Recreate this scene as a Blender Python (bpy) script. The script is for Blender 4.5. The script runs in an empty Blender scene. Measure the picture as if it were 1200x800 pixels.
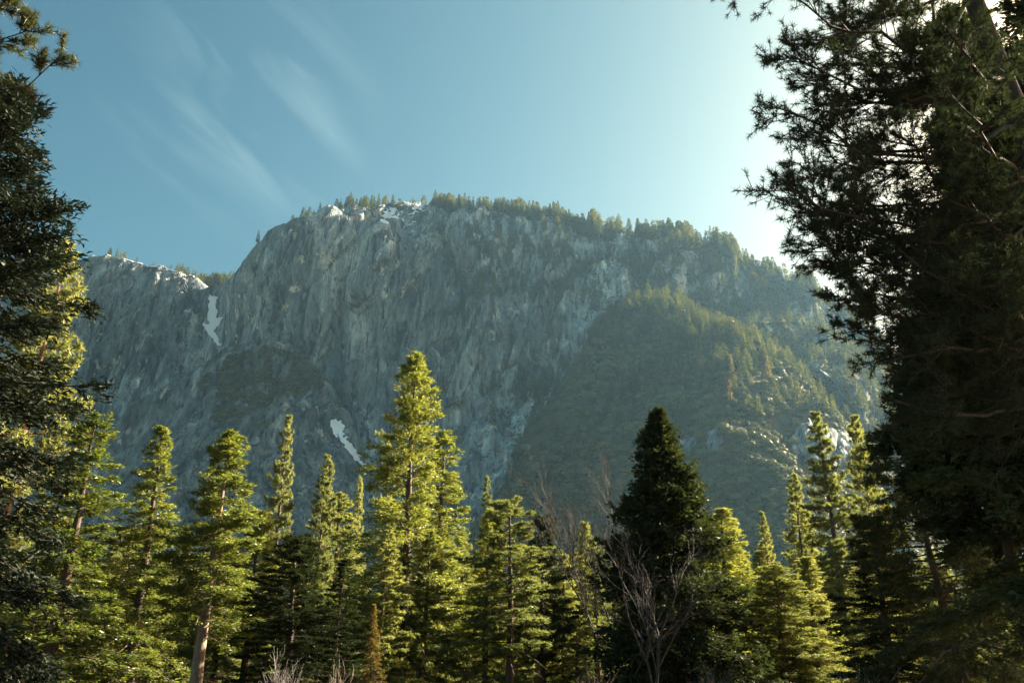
import bpy, math, random
import numpy as np
from mathutils import Vector

# ------------------------------------------------------------------ camera, sky, sun, exposure
scene = bpy.context.scene
COL = scene.collection
FPX, PITCH, EYE = 1000.0, math.radians(22.5), 1.7      # focal length in photo pixels, upward tilt, eye height
CP, SP = math.cos(PITCH), math.sin(PITCH)

cam_data = bpy.data.cameras.new('camera')
cam_data.lens = 30.0
cam_data.sensor_width = 36.0
cam_data.clip_start = 0.1
cam_data.clip_end = 30000.0
cam = bpy.data.objects.new('camera', cam_data)
cam.location = (0, 0, EYE)
cam.rotation_euler = (math.pi / 2 + PITCH, 0, 0)
COL.objects.link(cam)
scene.camera = cam

SUN_AZ, SUN_EL = math.radians(60), math.radians(28)    # to the right of the view, a little beyond the trees
SUN_DIR = Vector((math.sin(SUN_AZ) * math.cos(SUN_EL), math.cos(SUN_AZ) * math.cos(SUN_EL), math.sin(SUN_EL)))

world = bpy.data.worlds.new('World')
scene.world = world
world.use_nodes = True
wn, wl = world.node_tree.nodes, world.node_tree.links
wn.clear()
w_out = wn.new('ShaderNodeOutputWorld')
w_bg = wn.new('ShaderNodeBackground')
w_bg.inputs['Strength'].default_value = 0.05
sky = wn.new('ShaderNodeTexSky')
sky.sky_type = 'NISHITA'
sky.sun_disc = False
sky.sun_elevation = SUN_EL
sky.sun_rotation = SUN_AZ
sky.altitude = 1200
sky.air_density = 1.0
sky.dust_density = 8.0
sky.ozone_density = 1.0
# colour response of the film: the sky runs from teal to cream
w_sep = wn.new('ShaderNodeSeparateColor'); w_tint = wn.new('ShaderNodeCombineColor')
wl.new(sky.outputs['Color'], w_sep.inputs[0])
for ch, ref, gain, power in (('Red', 1.0, 0.28, 1.55), ('Green', 1.0, 0.465, 1.24), ('Blue', 1.0, 0.41, 1.10)):
    w_p = wn.new('ShaderNodeMath'); w_p.operation = 'POWER'; w_p.inputs[1].default_value = power
    w_g = wn.new('ShaderNodeMath'); w_g.operation = 'MULTIPLY'; w_g.inputs[1].default_value = gain
    wl.new(w_sep.outputs[ch], w_p.inputs[0]); wl.new(w_p.outputs[0], w_g.inputs[0]); wl.new(w_g.outputs[0], w_tint.inputs[ch])
# thin cirrus: stretched noise on the dome, drifting across the upper part of the sky
w_tc = wn.new('ShaderNodeTexCoord')
w_map = wn.new('ShaderNodeMapping')
w_rot = wn.new('ShaderNodeMapping'); w_rot.inputs['Rotation'].default_value = (0, math.radians(-38), 0)
w_map.inputs['Location'].default_value = (.35, 0, .2)
w_map.inputs['Scale'].default_value = (1.6, 2.0, 9.0)
w_noise = wn.new('ShaderNodeTexNoise')
w_noise.inputs['Scale'].default_value = 2.2
w_noise.inputs['Detail'].default_value = 7
w_noise.inputs['Roughness'].default_value = 0.55
w_noise.inputs['Distortion'].default_value = 0.6
w_ramp = wn.new('ShaderNodeValToRGB')
w_ramp.color_ramp.elements[0].position = 0.47
w_ramp.color_ramp.elements[1].position = 0.80
w_dot = wn.new('ShaderNodeVectorMath'); w_dot.operation = 'DOT_PRODUCT'
w_dot.inputs[1].default_value = Vector((-0.31, 0.815, 0.63)).normalized()
w_rng = wn.new('ShaderNodeMapRange')
w_rng.inputs['From Min'].default_value = 0.988
w_rng.inputs['From Max'].default_value = 1.0
w_mul = wn.new('ShaderNodeMath'); w_mul.operation = 'MULTIPLY'
w_mul2 = wn.new('ShaderNodeMath'); w_mul2.operation = 'MULTIPLY'; w_mul2.inputs[1].default_value = 0.12
w_cl = wn.new('ShaderNodeMixRGB')
w_cl.inputs['Color2'].default_value = (5.2, 6.4, 5.6, 1)
wl.new(w_tc.outputs['Generated'], w_rot.inputs['Vector']); wl.new(w_rot.outputs[0], w_map.inputs['Vector'])
wl.new(w_map.outputs['Vector'], w_noise.inputs['Vector'])
wl.new(w_noise.outputs['Fac'], w_ramp.inputs['Fac'])
wl.new(w_tc.outputs['Generated'], w_dot.inputs[0])
wl.new(w_dot.outputs['Value'], w_rng.inputs['Value'])
wl.new(w_ramp.outputs['Color'], w_mul.inputs[0])
wl.new(w_rng.outputs['Result'], w_mul.inputs[1])
wl.new(w_mul.outputs['Value'], w_mul2.inputs[0])
wl.new(w_mul2.outputs['Value'], w_cl.inputs['Fac'])
wl.new(w_tint.outputs[0], w_cl.inputs['Color1'])
wl.new(w_cl.outputs['Color'], w_bg.inputs['Color'])
wl.new(w_bg.outputs['Background'], w_out.inputs['Surface'])

sun_data = bpy.data.lights.new('sun', 'SUN')
sun_data.energy = 5.0
sun_data.angle = math.radians(0.53)
sun_data.color = (1.0, 0.90, 0.70)
sun = bpy.data.objects.new('sun', sun_data)
sun.rotation_euler = SUN_DIR.to_track_quat('Z', 'Y').to_euler()
sun.location = (60, 40, 60)
COL.objects.link(sun)

scene.view_settings.view_transform = 'Standard'
scene.view_settings.look = 'None'
scene.view_settings.gamma = 1.0
scene.view_settings.exposure = 2.7
scene.render.engine = 'CYCLES'
scene.cycles.max_bounces = 6
scene.cycles.diffuse_bounces = 2
scene.cycles.transmission_bounces = 3
scene.cycles.volume_bounces = 0
scene.cycles.use_denoising = True
HAZE_DENSITY = 0.000027

# ------------------------------------------------------------------ small tools
def at(px, py, Y):
    """point at forward distance Y (metres) seen in the direction of photo pixel (px, py)"""
    a, b = (px - 600) / FPX, (400 - py) / FPX
    k = Y / (CP - b * SP)
    return np.array((a * k, Y, EYE + k * (SP + b * CP)))

def to_px(P):
    P = np.asarray(P)
    x, y, z = P[..., 0], P[..., 1], P[..., 2] - EYE
    d = np.maximum(y * CP + z * SP, 1e-3)
    return 600 + FPX * x / d, 400 - FPX * (-y * SP + z * CP) / d

_tab = np.random.RandomState(7).rand(64, 64, 64).astype(np.float32)
def vnoise(x, y, z):
    """smooth value noise, 0..1"""
    xi, yi, zi = np.floor(x).astype(np.int32), np.floor(y).astype(np.int32), np.floor(z).astype(np.int32)
    fx, fy, fz = (x - xi), (y - yi), (z - zi)
    fx, fy, fz = fx * fx * (3 - 2 * fx), fy * fy * (3 - 2 * fy), fz * fz * (3 - 2 * fz)
    x0, y0, z0 = xi & 63, yi & 63, zi & 63
    x1, y1, z1 = (xi + 1) & 63, (yi + 1) & 63, (zi + 1) & 63
    c00 = _tab[x0, y0, z0] * (1 - fx) + _tab[x1, y0, z0] * fx
    c10 = _tab[x0, y1, z0] * (1 - fx) + _tab[x1, y1, z0] * fx
    c01 = _tab[x0, y0, z1] * (1 - fx) + _tab[x1, y0, z1] * fx
    c11 = _tab[x0, y1, z1] * (1 - fx) + _tab[x1, y1, z1] * fx
    return (c00 * (1 - fy) + c10 * fy) * (1 - fz) + (c01 * (1 - fy) + c11 * fy) * fz
def ridge(x, y, z):
    return 1 - np.abs(2 * vnoise(x, y, z) - 1)

_cell = np.random.RandomState(11).rand(32, 32, 32, 6).astype(np.float32)
def blocks(x, y, z, tilt=.3):
    """jointed blocks: each cell stands proud by its own amount and leans its own way; returns height and distance to the joint"""
    sh = x.shape
    x, y, z = x.ravel().astype(np.float32), y.ravel().astype(np.float32), z.ravel().astype(np.float32)
    xi, yi, zi = np.floor(x).astype(np.int32), np.floor(y).astype(np.int32), np.floor(z).astype(np.int32)
    f1 = np.full(x.shape, 9.0, np.float32); f2 = f1.copy(); h = np.zeros_like(f1)
    for a in (-1, 0, 1):
        for b in (-1, 0, 1):
            for c in (-1, 0, 1):
                r = _cell[(xi + a) & 31, (yi + b) & 31, (zi + c) & 31]
                dx, dy, dz = x - (xi + a + r[:, 0]), y - (yi + b + r[:, 1]), z - (zi + c + r[:, 2])
                d = np.sqrt(dx * dx + dy * dy + dz * dz)
                hh = r[:, 3] - .5 + tilt * ((r[:, 4] - .5) * 2 * dx + (r[:, 5] - .5) * 2 * dz)
                m = d < f1
                f2 = np.where(m, f1, np.minimum(f2, d)); h = np.where(m, hh, h); f1 = np.where(m, d, f1)
    return h.reshape(sh), (f2 - f1).reshape(sh)

def fast_mesh(name, verts, tris=None, quads=None, mats=(), tri_mat=None, quad_mat=None, smooth=False):
    verts = np.ascontiguousarray(verts, dtype=np.float32).reshape(-1, 3)
    tris = np.zeros((0, 3), np.int32) if tris is None else np.asarray(tris, np.int32).reshape(-1, 3)
    quads = np.zeros((0, 4), np.int32) if quads is None else np.asarray(quads, np.int32).reshape(-1, 4)
    me = bpy.data.meshes.new(name)
    me.vertices.add(len(verts))
    me.vertices.foreach_set('co', verts.ravel())
    loops = np.concatenate((tris.ravel(), quads.ravel()))
    me.loops.add(len(loops))
    me.loops.foreach_set('vertex_index', loops)
    n = len(tris) + len(quads)
    me.polygons.add(n)
    starts = np.concatenate((np.arange(len(tris)) * 3, len(tris) * 3 + np.arange(len(quads)) * 4)).astype(np.int32)
    me.polygons.foreach_set('loop_start', starts)
    me.polygons.foreach_set('use_smooth', np.full(n, smooth))
    for m in mats:
        me.materials.append(m)
    if tri_mat is not None or quad_mat is not None:
        a = np.zeros(len(tris), np.int32) if tri_mat is None else np.broadcast_to(tri_mat, len(tris))
        b = np.zeros(len(quads), np.int32) if quad_mat is None else np.broadcast_to(quad_mat, len(quads))
        me.polygons.foreach_set('material_index', np.concatenate((a, b)).astype(np.int32))
    me.update(calc_edges=True)
    return me

def link(name, data, parent=None, label=None, cat=None, group=None, kind=None):
    o = bpy.data.objects.new(name, data)
    COL.objects.link(o)
    if parent is not None:
        o.parent = parent
    for k, v in (('label', label), ('category', cat), ('group', group), ('kind', kind)):
        if v:
            o[k] = v
    return o

class Geo:
    """collects vertex and face arrays for one mesh"""
    def __init__(s):
        s.v, s.t, s.q, s.tm, s.qm, s.n = [], [], [], [], [], 0
    def add(s, v, t=None, q=None, m=0):
        v = np.asarray(v, np.float32).reshape(-1, 3)
        if t is not None and len(t):
            s.t.append(np.asarray(t, np.int64).reshape(-1, 3) + s.n); s.tm.append(np.full(len(s.t[-1]), m))
        if q is not None and len(q):
            s.q.append(np.asarray(q, np.int64).reshape(-1, 4) + s.n); s.qm.append(np.full(len(s.q[-1]), m))
        s.v.append(v); s.n += len(v)
    def mesh(s, name, mats, smooth=False):
        c = lambda l, k: np.concatenate(l) if l else np.zeros((0, k))
        return fast_mesh(name, np.concatenate(s.v) if s.v else np.zeros((0, 3)), c(s.t, 3), c(s.q, 4), mats,
                         np.concatenate(s.tm) if s.tm else None, np.concatenate(s.qm) if s.qm else None, smooth)
    def tubes(s, pts, rad, sides=4, m=0):
        """pts (N,K,3) centre lines, rad (N,K) radii"""
        pts = np.asarray(pts, float); rad = np.asarray(rad, float)
        if pts.ndim == 2:
            pts, rad = pts[None], rad[None]
        N, K, _ = pts.shape
        d = np.gradient(pts, axis=1)
        d /= np.linalg.norm(d, axis=2, keepdims=True) + 1e-9
        ref = np.where(np.abs(d[..., 2:3]) > 0.9, np.array((1.0, 0, 0)), np.array((0, 0, 1.0)))
        u = np.cross(d, ref); u /= np.linalg.norm(u, axis=2, keepdims=True) + 1e-9
        w = np.cross(d, u)
        ang = np.arange(sides) * 2 * math.pi / sides
        ring = (u[:, :, None] * np.cos(ang)[:, None] + w[:, :, None] * np.sin(ang)[:, None]) * rad[:, :, None, None] + pts[:, :, None]
        idx = np.arange(N * K * sides).reshape(N, K, sides)
        a, b = idx[:, :-1], idx[:, 1:]
        q = np.stack((a, np.roll(a, -1, 2), np.roll(b, -1, 2), b), -1)
        s.add(ring, q=q.reshape(-1, 4), m=m)
    def sprays(s, c, d, nrm, ln, wd, m=0):
        """flat lozenge leaves: base c, direction d, face normal nrm, length, width"""
        d = d / (np.linalg.norm(d, axis=1, keepdims=True) + 1e-9)
        side = np.cross(d, nrm); side /= np.linalg.norm(side, axis=1, keepdims=True) + 1e-9
        ln, wd = ln[:, None], wd[:, None]
        v = np.stack((c, c + d * ln * .55 + side * wd * .5, c + d * ln, c + d * ln * .55 - side * wd * .5), 1)
        s.add(v.reshape(-1, 3), q=np.arange(len(c) * 4).reshape(-1, 4), m=m)
    def scales(s, c, d, nrm, ln, wd, m=0):
        """flat three-cornered leaf sprays"""
        d = d / (np.linalg.norm(d, axis=1, keepdims=True) + 1e-9)
        side = np.cross(d, nrm); side /= np.linalg.norm(side, axis=1, keepdims=True) + 1e-9
        ln, wd = ln[:, None], wd[:, None]
        v = np.stack((c - d * ln * .1, c + d * ln * .45 + side * wd * .6, c + d * ln - side * wd * .35), 1)
        s.add(v.reshape(-1, 3), t=np.arange(len(c) * 3).reshape(-1, 3), m=m)
    def needles(s, c, d, ln, wd, m=0):
        """thin triangles from c along d"""
        d = d / (np.linalg.norm(d, axis=1, keepdims=True) + 1e-9)
        r = np.random.RandomState(len(c)).normal(size=c.shape)
        side = np.cross(d, r); side /= np.linalg.norm(side, axis=1, keepdims=True) + 1e-9
        v = np.stack((c + side * wd[:, None] * .5, c - side * wd[:, None] * .5, c + d * ln[:, None]), 1)
        s.add(v.reshape(-1, 3), t=np.arange(len(c) * 3).reshape(-1, 3), m=m)

def unit(v):
    return v / (np.linalg.norm(v, axis=-1, keepdims=True) + 1e-9)

# ------------------------------------------------------------------ materials
def new_mat(name):
    m = bpy.data.materials.new(name); m.use_nodes = True
    nt = m.node_tree; nt.nodes.clear()
    return m, nt.nodes, nt.links
def ramp(nodes, pts):
    r = nodes.new('ShaderNodeValToRGB')
    e = r.color_ramp.elements
    while len(e) < len(pts):
        e.new(0.5)
    for k, (p, c) in enumerate(pts):
        e[k].position = p
        e[k].color = (*c, 1) if len(c) == 3 else c
    return r

def leaf_mat(name, dark, light, trans=0.35, tscale=0.9, spec=0.03, tint=(1.22, 1.30, 0.58)):
    """needles and leaves: diffuse and translucent, colour varying from clump to clump and tree to tree"""
    m, n, l = new_mat(name)
    out = n.new('ShaderNodeOutputMaterial')
    geo = n.new('ShaderNodeNewGeometry'); oi = n.new('ShaderNodeObjectInfo')
    no = n.new('ShaderNodeTexNoise'); no.inputs['Scale'].default_value = tscale; no.inputs['Detail'].default_value = 3
    l.new(geo.outputs['Position'], no.inputs['Vector'])
    add = n.new('ShaderNodeMath'); add.operation = 'MULTIPLY_ADD'
    add.inputs[1].default_value = 0.5
    isl = n.new('ShaderNodeMath'); isl.operation = 'MULTIPLY_ADD'; isl.inputs[1].default_value = 0.35; isl.inputs[2].default_value = -0.15
    l.new(geo.outputs['Random Per Island'], isl.inputs[0])
    l.new(no.outputs['Fac'], add.inputs[0]); l.new(isl.outputs[0], add.inputs[2])
    add2 = n.new('ShaderNodeMath'); add2.operation = 'MULTIPLY_ADD'; add2.inputs[1].default_value = 0.40
    l.new(oi.outputs['Random'], add2.inputs[0]); l.new(add.outputs[0], add2.inputs[2])
    r = ramp(n, ((0.1, dark), (0.75, light)))
    l.new(add2.outputs[0], r.inputs['Fac'])
    dif = n.new('ShaderNodeBsdfDiffuse'); l.new(r.outputs['Color'], dif.inputs['Color'])
    tr = n.new('ShaderNodeBsdfTranslucent')
    tc = n.new('ShaderNodeMixRGB'); tc.blend_type = 'MULTIPLY'; tc.inputs['Fac'].default_value = 1; tc.inputs['Color2'].default_value = (*tint, 1)
    l.new(r.outputs['Color'], tc.inputs['Color1']); l.new(tc.outputs['Color'], tr.inputs['Color'])
    mx = n.new('ShaderNodeMixShader'); mx.inputs['Fac'].default_value = trans
    l.new(dif.outputs[0], mx.inputs[1]); l.new(tr.outputs[0], mx.inputs[2])
    gl = n.new('ShaderNodeBsdfGlossy'); gl.inputs['Roughness'].default_value = 0.45; gl.inputs['Color'].default_value = (.9, .9, .8, 1)
    mx2 = n.new('ShaderNodeMixShader'); mx2.inputs['Fac'].default_value = spec
    l.new(mx.outputs[0], mx2.inputs[1]); l.new(gl.outputs[0], mx2.inputs[2])
    l.new(mx2.outputs[0], out.inputs['Surface'])
    return m

def bark_mat(name, dark, light, scale=3.0):
    m, n, l = new_mat(name)
    out = n.new('ShaderNodeOutputMaterial'); b = n.new('ShaderNodeBsdfPrincipled')
    tc = n.new('ShaderNodeTexCoord'); mp = n.new('ShaderNodeMapping')
    mp.inputs['Scale'].default_value = (scale * 3, scale * 3, scale * .5)
    no = n.new('ShaderNodeTexNoise'); no.inputs['Scale'].default_value = 1.5; no.inputs['Detail'].default_value = 6; no.inputs['Roughness'].default_value = .65
    l.new(tc.outputs['Object'], mp.inputs['Vector']); l.new(mp.outputs[0], no.inputs['Vector'])
    r = ramp(n, ((0.35, dark), (0.68, light)))
    l.new(no.outputs['Fac'], r.inputs['Fac']); l.new(r.outputs['Color'], b.inputs['Base Color'])
    b.inputs['Roughness'].default_value = 0.9
    bu = n.new('ShaderNodeBump'); bu.inputs['Strength'].default_value = 0.8; bu.inputs['Distance'].default_value = 0.05
    l.new(no.outputs['Fac'], bu.inputs['Height']); l.new(bu.outputs[0], b.inputs['Normal'])
    l.new(b.outputs[0], out.inputs['Surface'])
    return m

def granite_mat():
    """grey granite with joints, water stains, tan scars; soil and litter where the surface attribute says plants grow"""
    m, n, l = new_mat('granite')
    out = n.new('ShaderNodeOutputMaterial'); b = n.new('ShaderNodeBsdfPrincipled'); b.inputs['Roughness'].default_value = .95
    b.inputs['Specular IOR Level'].default_value = .15
    tc = n.new('ShaderNodeTexCoord')
    def noise(scale, vec, detail=6, rough=.6, dist=0.0):
        mp = n.new('ShaderNodeMapping'); mp.inputs['Scale'].default_value = vec
        mp.inputs['Rotation'].default_value = (0, math.radians(-14), 0)
        no = n.new('ShaderNodeTexNoise'); no.inputs['Scale'].default_value = scale
        no.inputs['Detail'].default_value = detail; no.inputs['Roughness'].default_value = rough; no.inputs['Distortion'].default_value = dist
        l.new(tc.outputs['Object'], mp.inputs['Vector']); l.new(mp.outputs[0], no.inputs['Vector'])
        return no
    def mix(fac, c1, c2, mode='MIX'):
        x = n.new('ShaderNodeMixRGB'); x.blend_type = mode
        for s, v in (('Fac', fac), ('Color1', c1), ('Color2', c2)):
            if isinstance(v, (int, float)): x.inputs[s].default_value = v
            elif isinstance(v, tuple): x.inputs[s].default_value = (*v, 1)
            else: l.new(v, x.inputs[s])
        return x.outputs['Color']
    base = noise(.012, (1, 1, .8), 8, .65)
    rb = ramp(n, ((.3, (.15, .185, .20)), (.5, (.25, .30, .315)), (.7, (.38, .42, .42))))
    l.new(base.outputs['Fac'], rb.inputs['Fac'])
    st = noise(.034, (1, 1, .10), 7, .66, .3)                 # vertical water stains and joints
    rs = ramp(n, ((.38, (.12, .13, .16)), (.45, (.66, .67, .70)), (.56, (1, 1, 1)), (.64, (1.8, 1.75, 1.6))))
    l.new(st.outputs['Fac'], rs.inputs['Fac'])
    c = mix(.9, rb.outputs['Color'], rs.outputs['Color'], 'MULTIPLY')
    s2 = noise(.085, (1, 1, .14), 5, .6, .4)                 # narrow dark seams
    r2 = ramp(n, ((.38, (.16, .18, .24)), (.44, (1, 1, 1))))
    l.new(s2.outputs['Fac'], r2.inputs['Fac'])
    c = mix(.9, c, r2.outputs['Color'], 'MULTIPLY')
    s3 = noise(.26, (1, 1, .22), 4, .6, .5)                  # fine cracks
    r3 = ramp(n, ((.38, (.25, .28, .34)), (.45, (.95, .95, .96)), (.62, (1.0, 1.0, 1.0)), (.70, (1.45, 1.42, 1.35))))
    l.new(s3.outputs['Fac'], r3.inputs['Fac'])
    c = mix(.55, c, r3.outputs['Color'], 'MULTIPLY')
    ta = noise(.045, (1, 1, .5), 5, .68)                        # pale tan scars
    rt = ramp(n, ((.595, (0, 0, 0)), (.635, (1, 1, 1))))
    l.new(ta.outputs['Fac'], rt.inputs['Fac'])
    c = mix(rt.outputs['Color'], c, (.56, .53, .44))
    sp = noise(.16, (1, 1, .5), 4, .7)                        # lichen, cracks
    rp = ramp(n, ((.34, (.62, .63, .64)), (.5, (1, 1, 1)), (.70, (1.2, 1.18, 1.12))))
    l.new(sp.outputs['Fac'], rp.inputs['Fac'])
    c = mix(.85, c, rp.outputs['Color'], 'MULTIPLY')
    for vs_, vec, lo, hi in ((.05, (1, 1, .32), .62, 1.30), (.13, (1, 1, .4), .75, 1.2)):       # blocks weather differently
        mp = n.new('ShaderNodeMapping'); mp.inputs['Scale'].default_value = vec; mp.inputs['Rotation'].default_value = (0, math.radians(-14), 0)
        vo = n.new('ShaderNodeTexVoronoi'); vo.inputs['Scale'].default_value = vs_
        l.new(tc.outputs['Object'], mp.inputs['Vector']); l.new(mp.outputs[0], vo.inputs['Vector'])
        rr = ramp(n, ((0, (lo, lo, lo)), (1, (hi, hi * .98, hi * .94))))
        l.new(vo.outputs['Color'], rr.inputs['Fac'])
        c = mix(.8, c, rr.outputs['Color'], 'MULTIPLY')
    veg = n.new('ShaderNodeAttribute'); veg.attribute_name = 'veg'
    vn = noise(.12, (1, 1, 1), 5, .7)
    vs = n.new('ShaderNodeMath'); vs.operation = 'ADD'; l.new(veg.outputs['Fac'], vs.inputs[0]); l.new(vn.outputs['Fac'], vs.inputs[1])
    rv = ramp(n, ((.82, (0, 0, 0)), (1.0, (1, 1, 1))))
    l.new(vs.outputs[0], rv.inputs['Fac'])
    soil = ramp(n, ((.35, (.045, .05, .022)), (.65, (.10, .095, .05))))
    l.new(sp.outputs['Fac'], soil.inputs['Fac'])
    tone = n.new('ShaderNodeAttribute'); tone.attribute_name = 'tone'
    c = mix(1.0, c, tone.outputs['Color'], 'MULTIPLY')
    c = mix(rv.outputs['Color'], c, soil.outputs['Color'])
    l.new(c, b.inputs['Base Color'])
    bn = noise(.25, (1, 1, .35), 6, .7)
    bu = n.new('ShaderNodeBump'); bu.inputs['Strength'].default_value = .7; bu.inputs['Distance'].default_value = 1.6
    l.new(bn.outputs['Fac'], bu.inputs['Height']); l.new(bu.outputs[0], b.inputs['Normal'])
    l.new(b.outputs[0], out.inputs['Surface'])
    return m

def plain_mat(name, c1, c2, scale, rough=.9, bump=0.0, sss=False):
    m, n, l = new_mat(name)
    out = n.new('ShaderNodeOutputMaterial'); b = n.new('ShaderNodeBsdfPrincipled'); b.inputs['Roughness'].default_value = rough
    tc = n.new('ShaderNodeTexCoord'); no = n.new('ShaderNodeTexNoise'); no.inputs['Scale'].default_value = scale; no.inputs['Detail'].default_value = 6
    l.new(tc.outputs['Object'], no.inputs['Vector'])
    r = ramp(n, ((.35, c1), (.65, c2)))
    l.new(no.outputs['Fac'], r.inputs['Fac']); l.new(r.outputs['Color'], b.inputs['Base Color'])
    if bump:
        bu = n.new('ShaderNodeBump'); bu.inputs['Distance'].default_value = bump
        l.new(no.outputs['Fac'], bu.inputs['Height']); l.new(bu.outputs[0], b.inputs['Normal'])
    l.new(b.outputs[0], out.inputs['Surface'])
    return m

M_ROCK = granite_mat()
M_SNOW = plain_mat('snow', (.82, .85, .88), (.92, .93, .93), .2, .8, .5)
M_GROUND = plain_mat('forest_floor', (.045, .035, .02), (.12, .095, .05), .6, .95, .1)
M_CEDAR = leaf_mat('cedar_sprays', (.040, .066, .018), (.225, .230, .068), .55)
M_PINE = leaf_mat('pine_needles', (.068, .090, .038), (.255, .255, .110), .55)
M_DARK = leaf_mat('shaded_cedar_sprays', (.018, .028, .016), (.054, .066, .030), .26, .9, .012)  # darker copy of the cedar leaves, with the shade put into the colour
M_NEARPINE = leaf_mat('shaded_pine_needles', (.017, .028, .020), (.050, .062, .036), .24, .9, .012)  # backlit pine: its unlit side is put into the needle colour
M_FARTREE = leaf_mat('far_conifer_needles', (.028, .040, .020), (.125, .125, .046), .35, .02)
M_FARGOLD = leaf_mat('dead_conifer_needles', (.16, .11, .055), (.26, .185, .095), .25, .02)
M_FIR = leaf_mat('shaded_fir_sprays', (.008, .014, .011), (.024, .032, .024), .12, .9, .008)  # the shadow lying on the left fir is put into this near-black colour
M_SPRIG = leaf_mat('sprig_needles', (.030, .038, .014), (.095, .095, .032), .35)
M_BUSH = leaf_mat('chaparral_leaves', (.026, .038, .018), (.190, .178, .068), .28, .03)
M_RUST = leaf_mat('rusty_sprays', (.06, .075, .018), (.22, .145, .045), .4)
M_BARK = bark_mat('bark', (.035, .024, .017), (.13, .085, .055))
M_NEARBARK = bark_mat('near_bark', (.016, .012, .010), (.060, .042, .030))
M_REDBARK = bark_mat('red_bark', (.06, .032, .02), (.22, .12, .07))
M_GREYBARK = bark_mat('grey_bark', (.07, .06, .055), (.22, .19, .165))
M_TWIG = bark_mat('twig_bark', (.028, .025, .022), (.080, .070, .060))
M_DEADWOOD = bark_mat('dead_wood', (.14, .10, .07), (.34, .26, .19))

# ------------------------------------------------------------------ mountain
def cubic_rows(ctrl, nseg):
    """smooth surface through rows: ctrl (R,N,3); nseg samples for each gap"""
    out = []
    R = len(ctrl)
    for i in range(R - 1):
        p0, p1, p2, p3 = ctrl[max(i - 1, 0)], ctrl[i], ctrl[i + 1], ctrl[min(i + 2, R - 1)]
        d1, d2 = (p2 - p0) / 2, (p3 - p1) / 2
        mag = np.linalg.norm(p2 - p1, axis=1, keepdims=True)
        for d in (d1, d2):
            L = np.linalg.norm(d, axis=1, keepdims=True); d *= np.minimum(1, 1.2 * mag / (L + 1e-9))
        for k in range(nseg[i]):
            t = k / nseg[i]
            h = (2 * t**3 - 3 * t**2 + 1, t**3 - 2 * t**2 + t, -2 * t**3 + 3 * t**2, t**3 - t**2)
            out.append(h[0] * p1 + h[1] * d1 + h[2] * p2 + h[3] * d2)
    out.append(ctrl[-1])
    return np.array(out)

def displace(P, rocky, amp=1.0):
    """push the surface in and out: ribs, joints, ledges on rock; lumps on slopes"""
    du = np.gradient(P, axis=1); dv = np.gradient(P, axis=0)
    N = np.cross(du, dv); N /= np.linalg.norm(N, axis=2, keepdims=True) + 1e-9
    flip = np.where((N[..., 1] * 1.0 + N[..., 2] * -0.6) > 0, -1.0, 1.0)[..., None]
    N = N * flip
    x, y, z = P[..., 0], P[..., 1], P[..., 2]
    xs = x - .28 * z
    w = 30 * vnoise(x / 90, y / 90, z / 90)
    wx = x + 40 * (vnoise(x / 160 + 2, y / 160, z / 160) - .5) - .30 * z
    big = (ridge(xs / 230 + 3, y / 300, z / 520) - .5) * 64 + (vnoise(xs / 110 + 9, y / 140, z / 260) - .5) * 22
    h1, e1 = blocks(wx / 84, y / 110, (z + .35 * x) / 360)
    h2, e2 = blocks((wx + .3 * w) / 30 + 7, y / 45, (z + .5 * x + w) / 150, .45)
    h3, e3 = blocks((x - .2 * z + .3 * w) / 14 + 3, y / 16, (z + .3 * x) / 60, .5)
    d_rock = big + h1 * 40 * smooth01(e1, 0, .20) + h2 * 22 * smooth01(e2, 0, .22) + h3 * 4 * smooth01(e3, 0, .25) - 5.0 * (1 - smooth01(e1, 0, .10)) - 5 * (1 - smooth01(e2, 0, .10)) - 1.5 * (1 - smooth01(e3, 0, .15))
    d_rock += (vnoise(x / 5, y / 5, z / 8) - .5) * 1.6
    d_slope = (vnoise(x / 120, y / 120, z / 120) - .5) * 36 + (vnoise(x / 40, y / 40, z / 40) - .5) * 12 + (vnoise(x / 12, y / 12, z / 12) - .5) * 5
    d = amp * (rocky * d_rock + (1 - rocky) * d_slope)
    return P + N * d[..., None], N

TERRAIN = []
def sheet(name, P, rocky, veg, label, kind='structure', tone=1.0):
    """P (V,U,3) grid into one terrain mesh; keeps the grid for planting"""
    V, U, _ = P.shape
    idx = np.arange(V * U).reshape(V, U)
    q = np.stack((idx[:-1, :-1], idx[:-1, 1:], idx[1:, 1:], idx[1:, :-1]), -1).reshape(-1, 4)
    du = np.gradient(P, axis=1); dv = np.gradient(P, axis=0)
    N = np.cross(du, dv); N /= np.linalg.norm(N, axis=2, keepdims=True) + 1e-9
    N *= np.where(N[..., 1] - .6 * N[..., 2] > 0, -1.0, 1.0)[..., None]
    me = fast_mesh(name, P, quads=q, mats=(M_ROCK,))
    at_ = me.attributes.new('veg', 'FLOAT', 'POINT')
    at_.data.foreach_set('value', veg.astype(np.float32).ravel())
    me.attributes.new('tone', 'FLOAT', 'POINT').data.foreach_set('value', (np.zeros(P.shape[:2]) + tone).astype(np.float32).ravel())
    o = link(name, me, kind=kind, label=label)
    TERRAIN.append(dict(name=name, P=P, N=N, rocky=rocky, veg=veg, q=q, obj=o))
    return o

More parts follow.
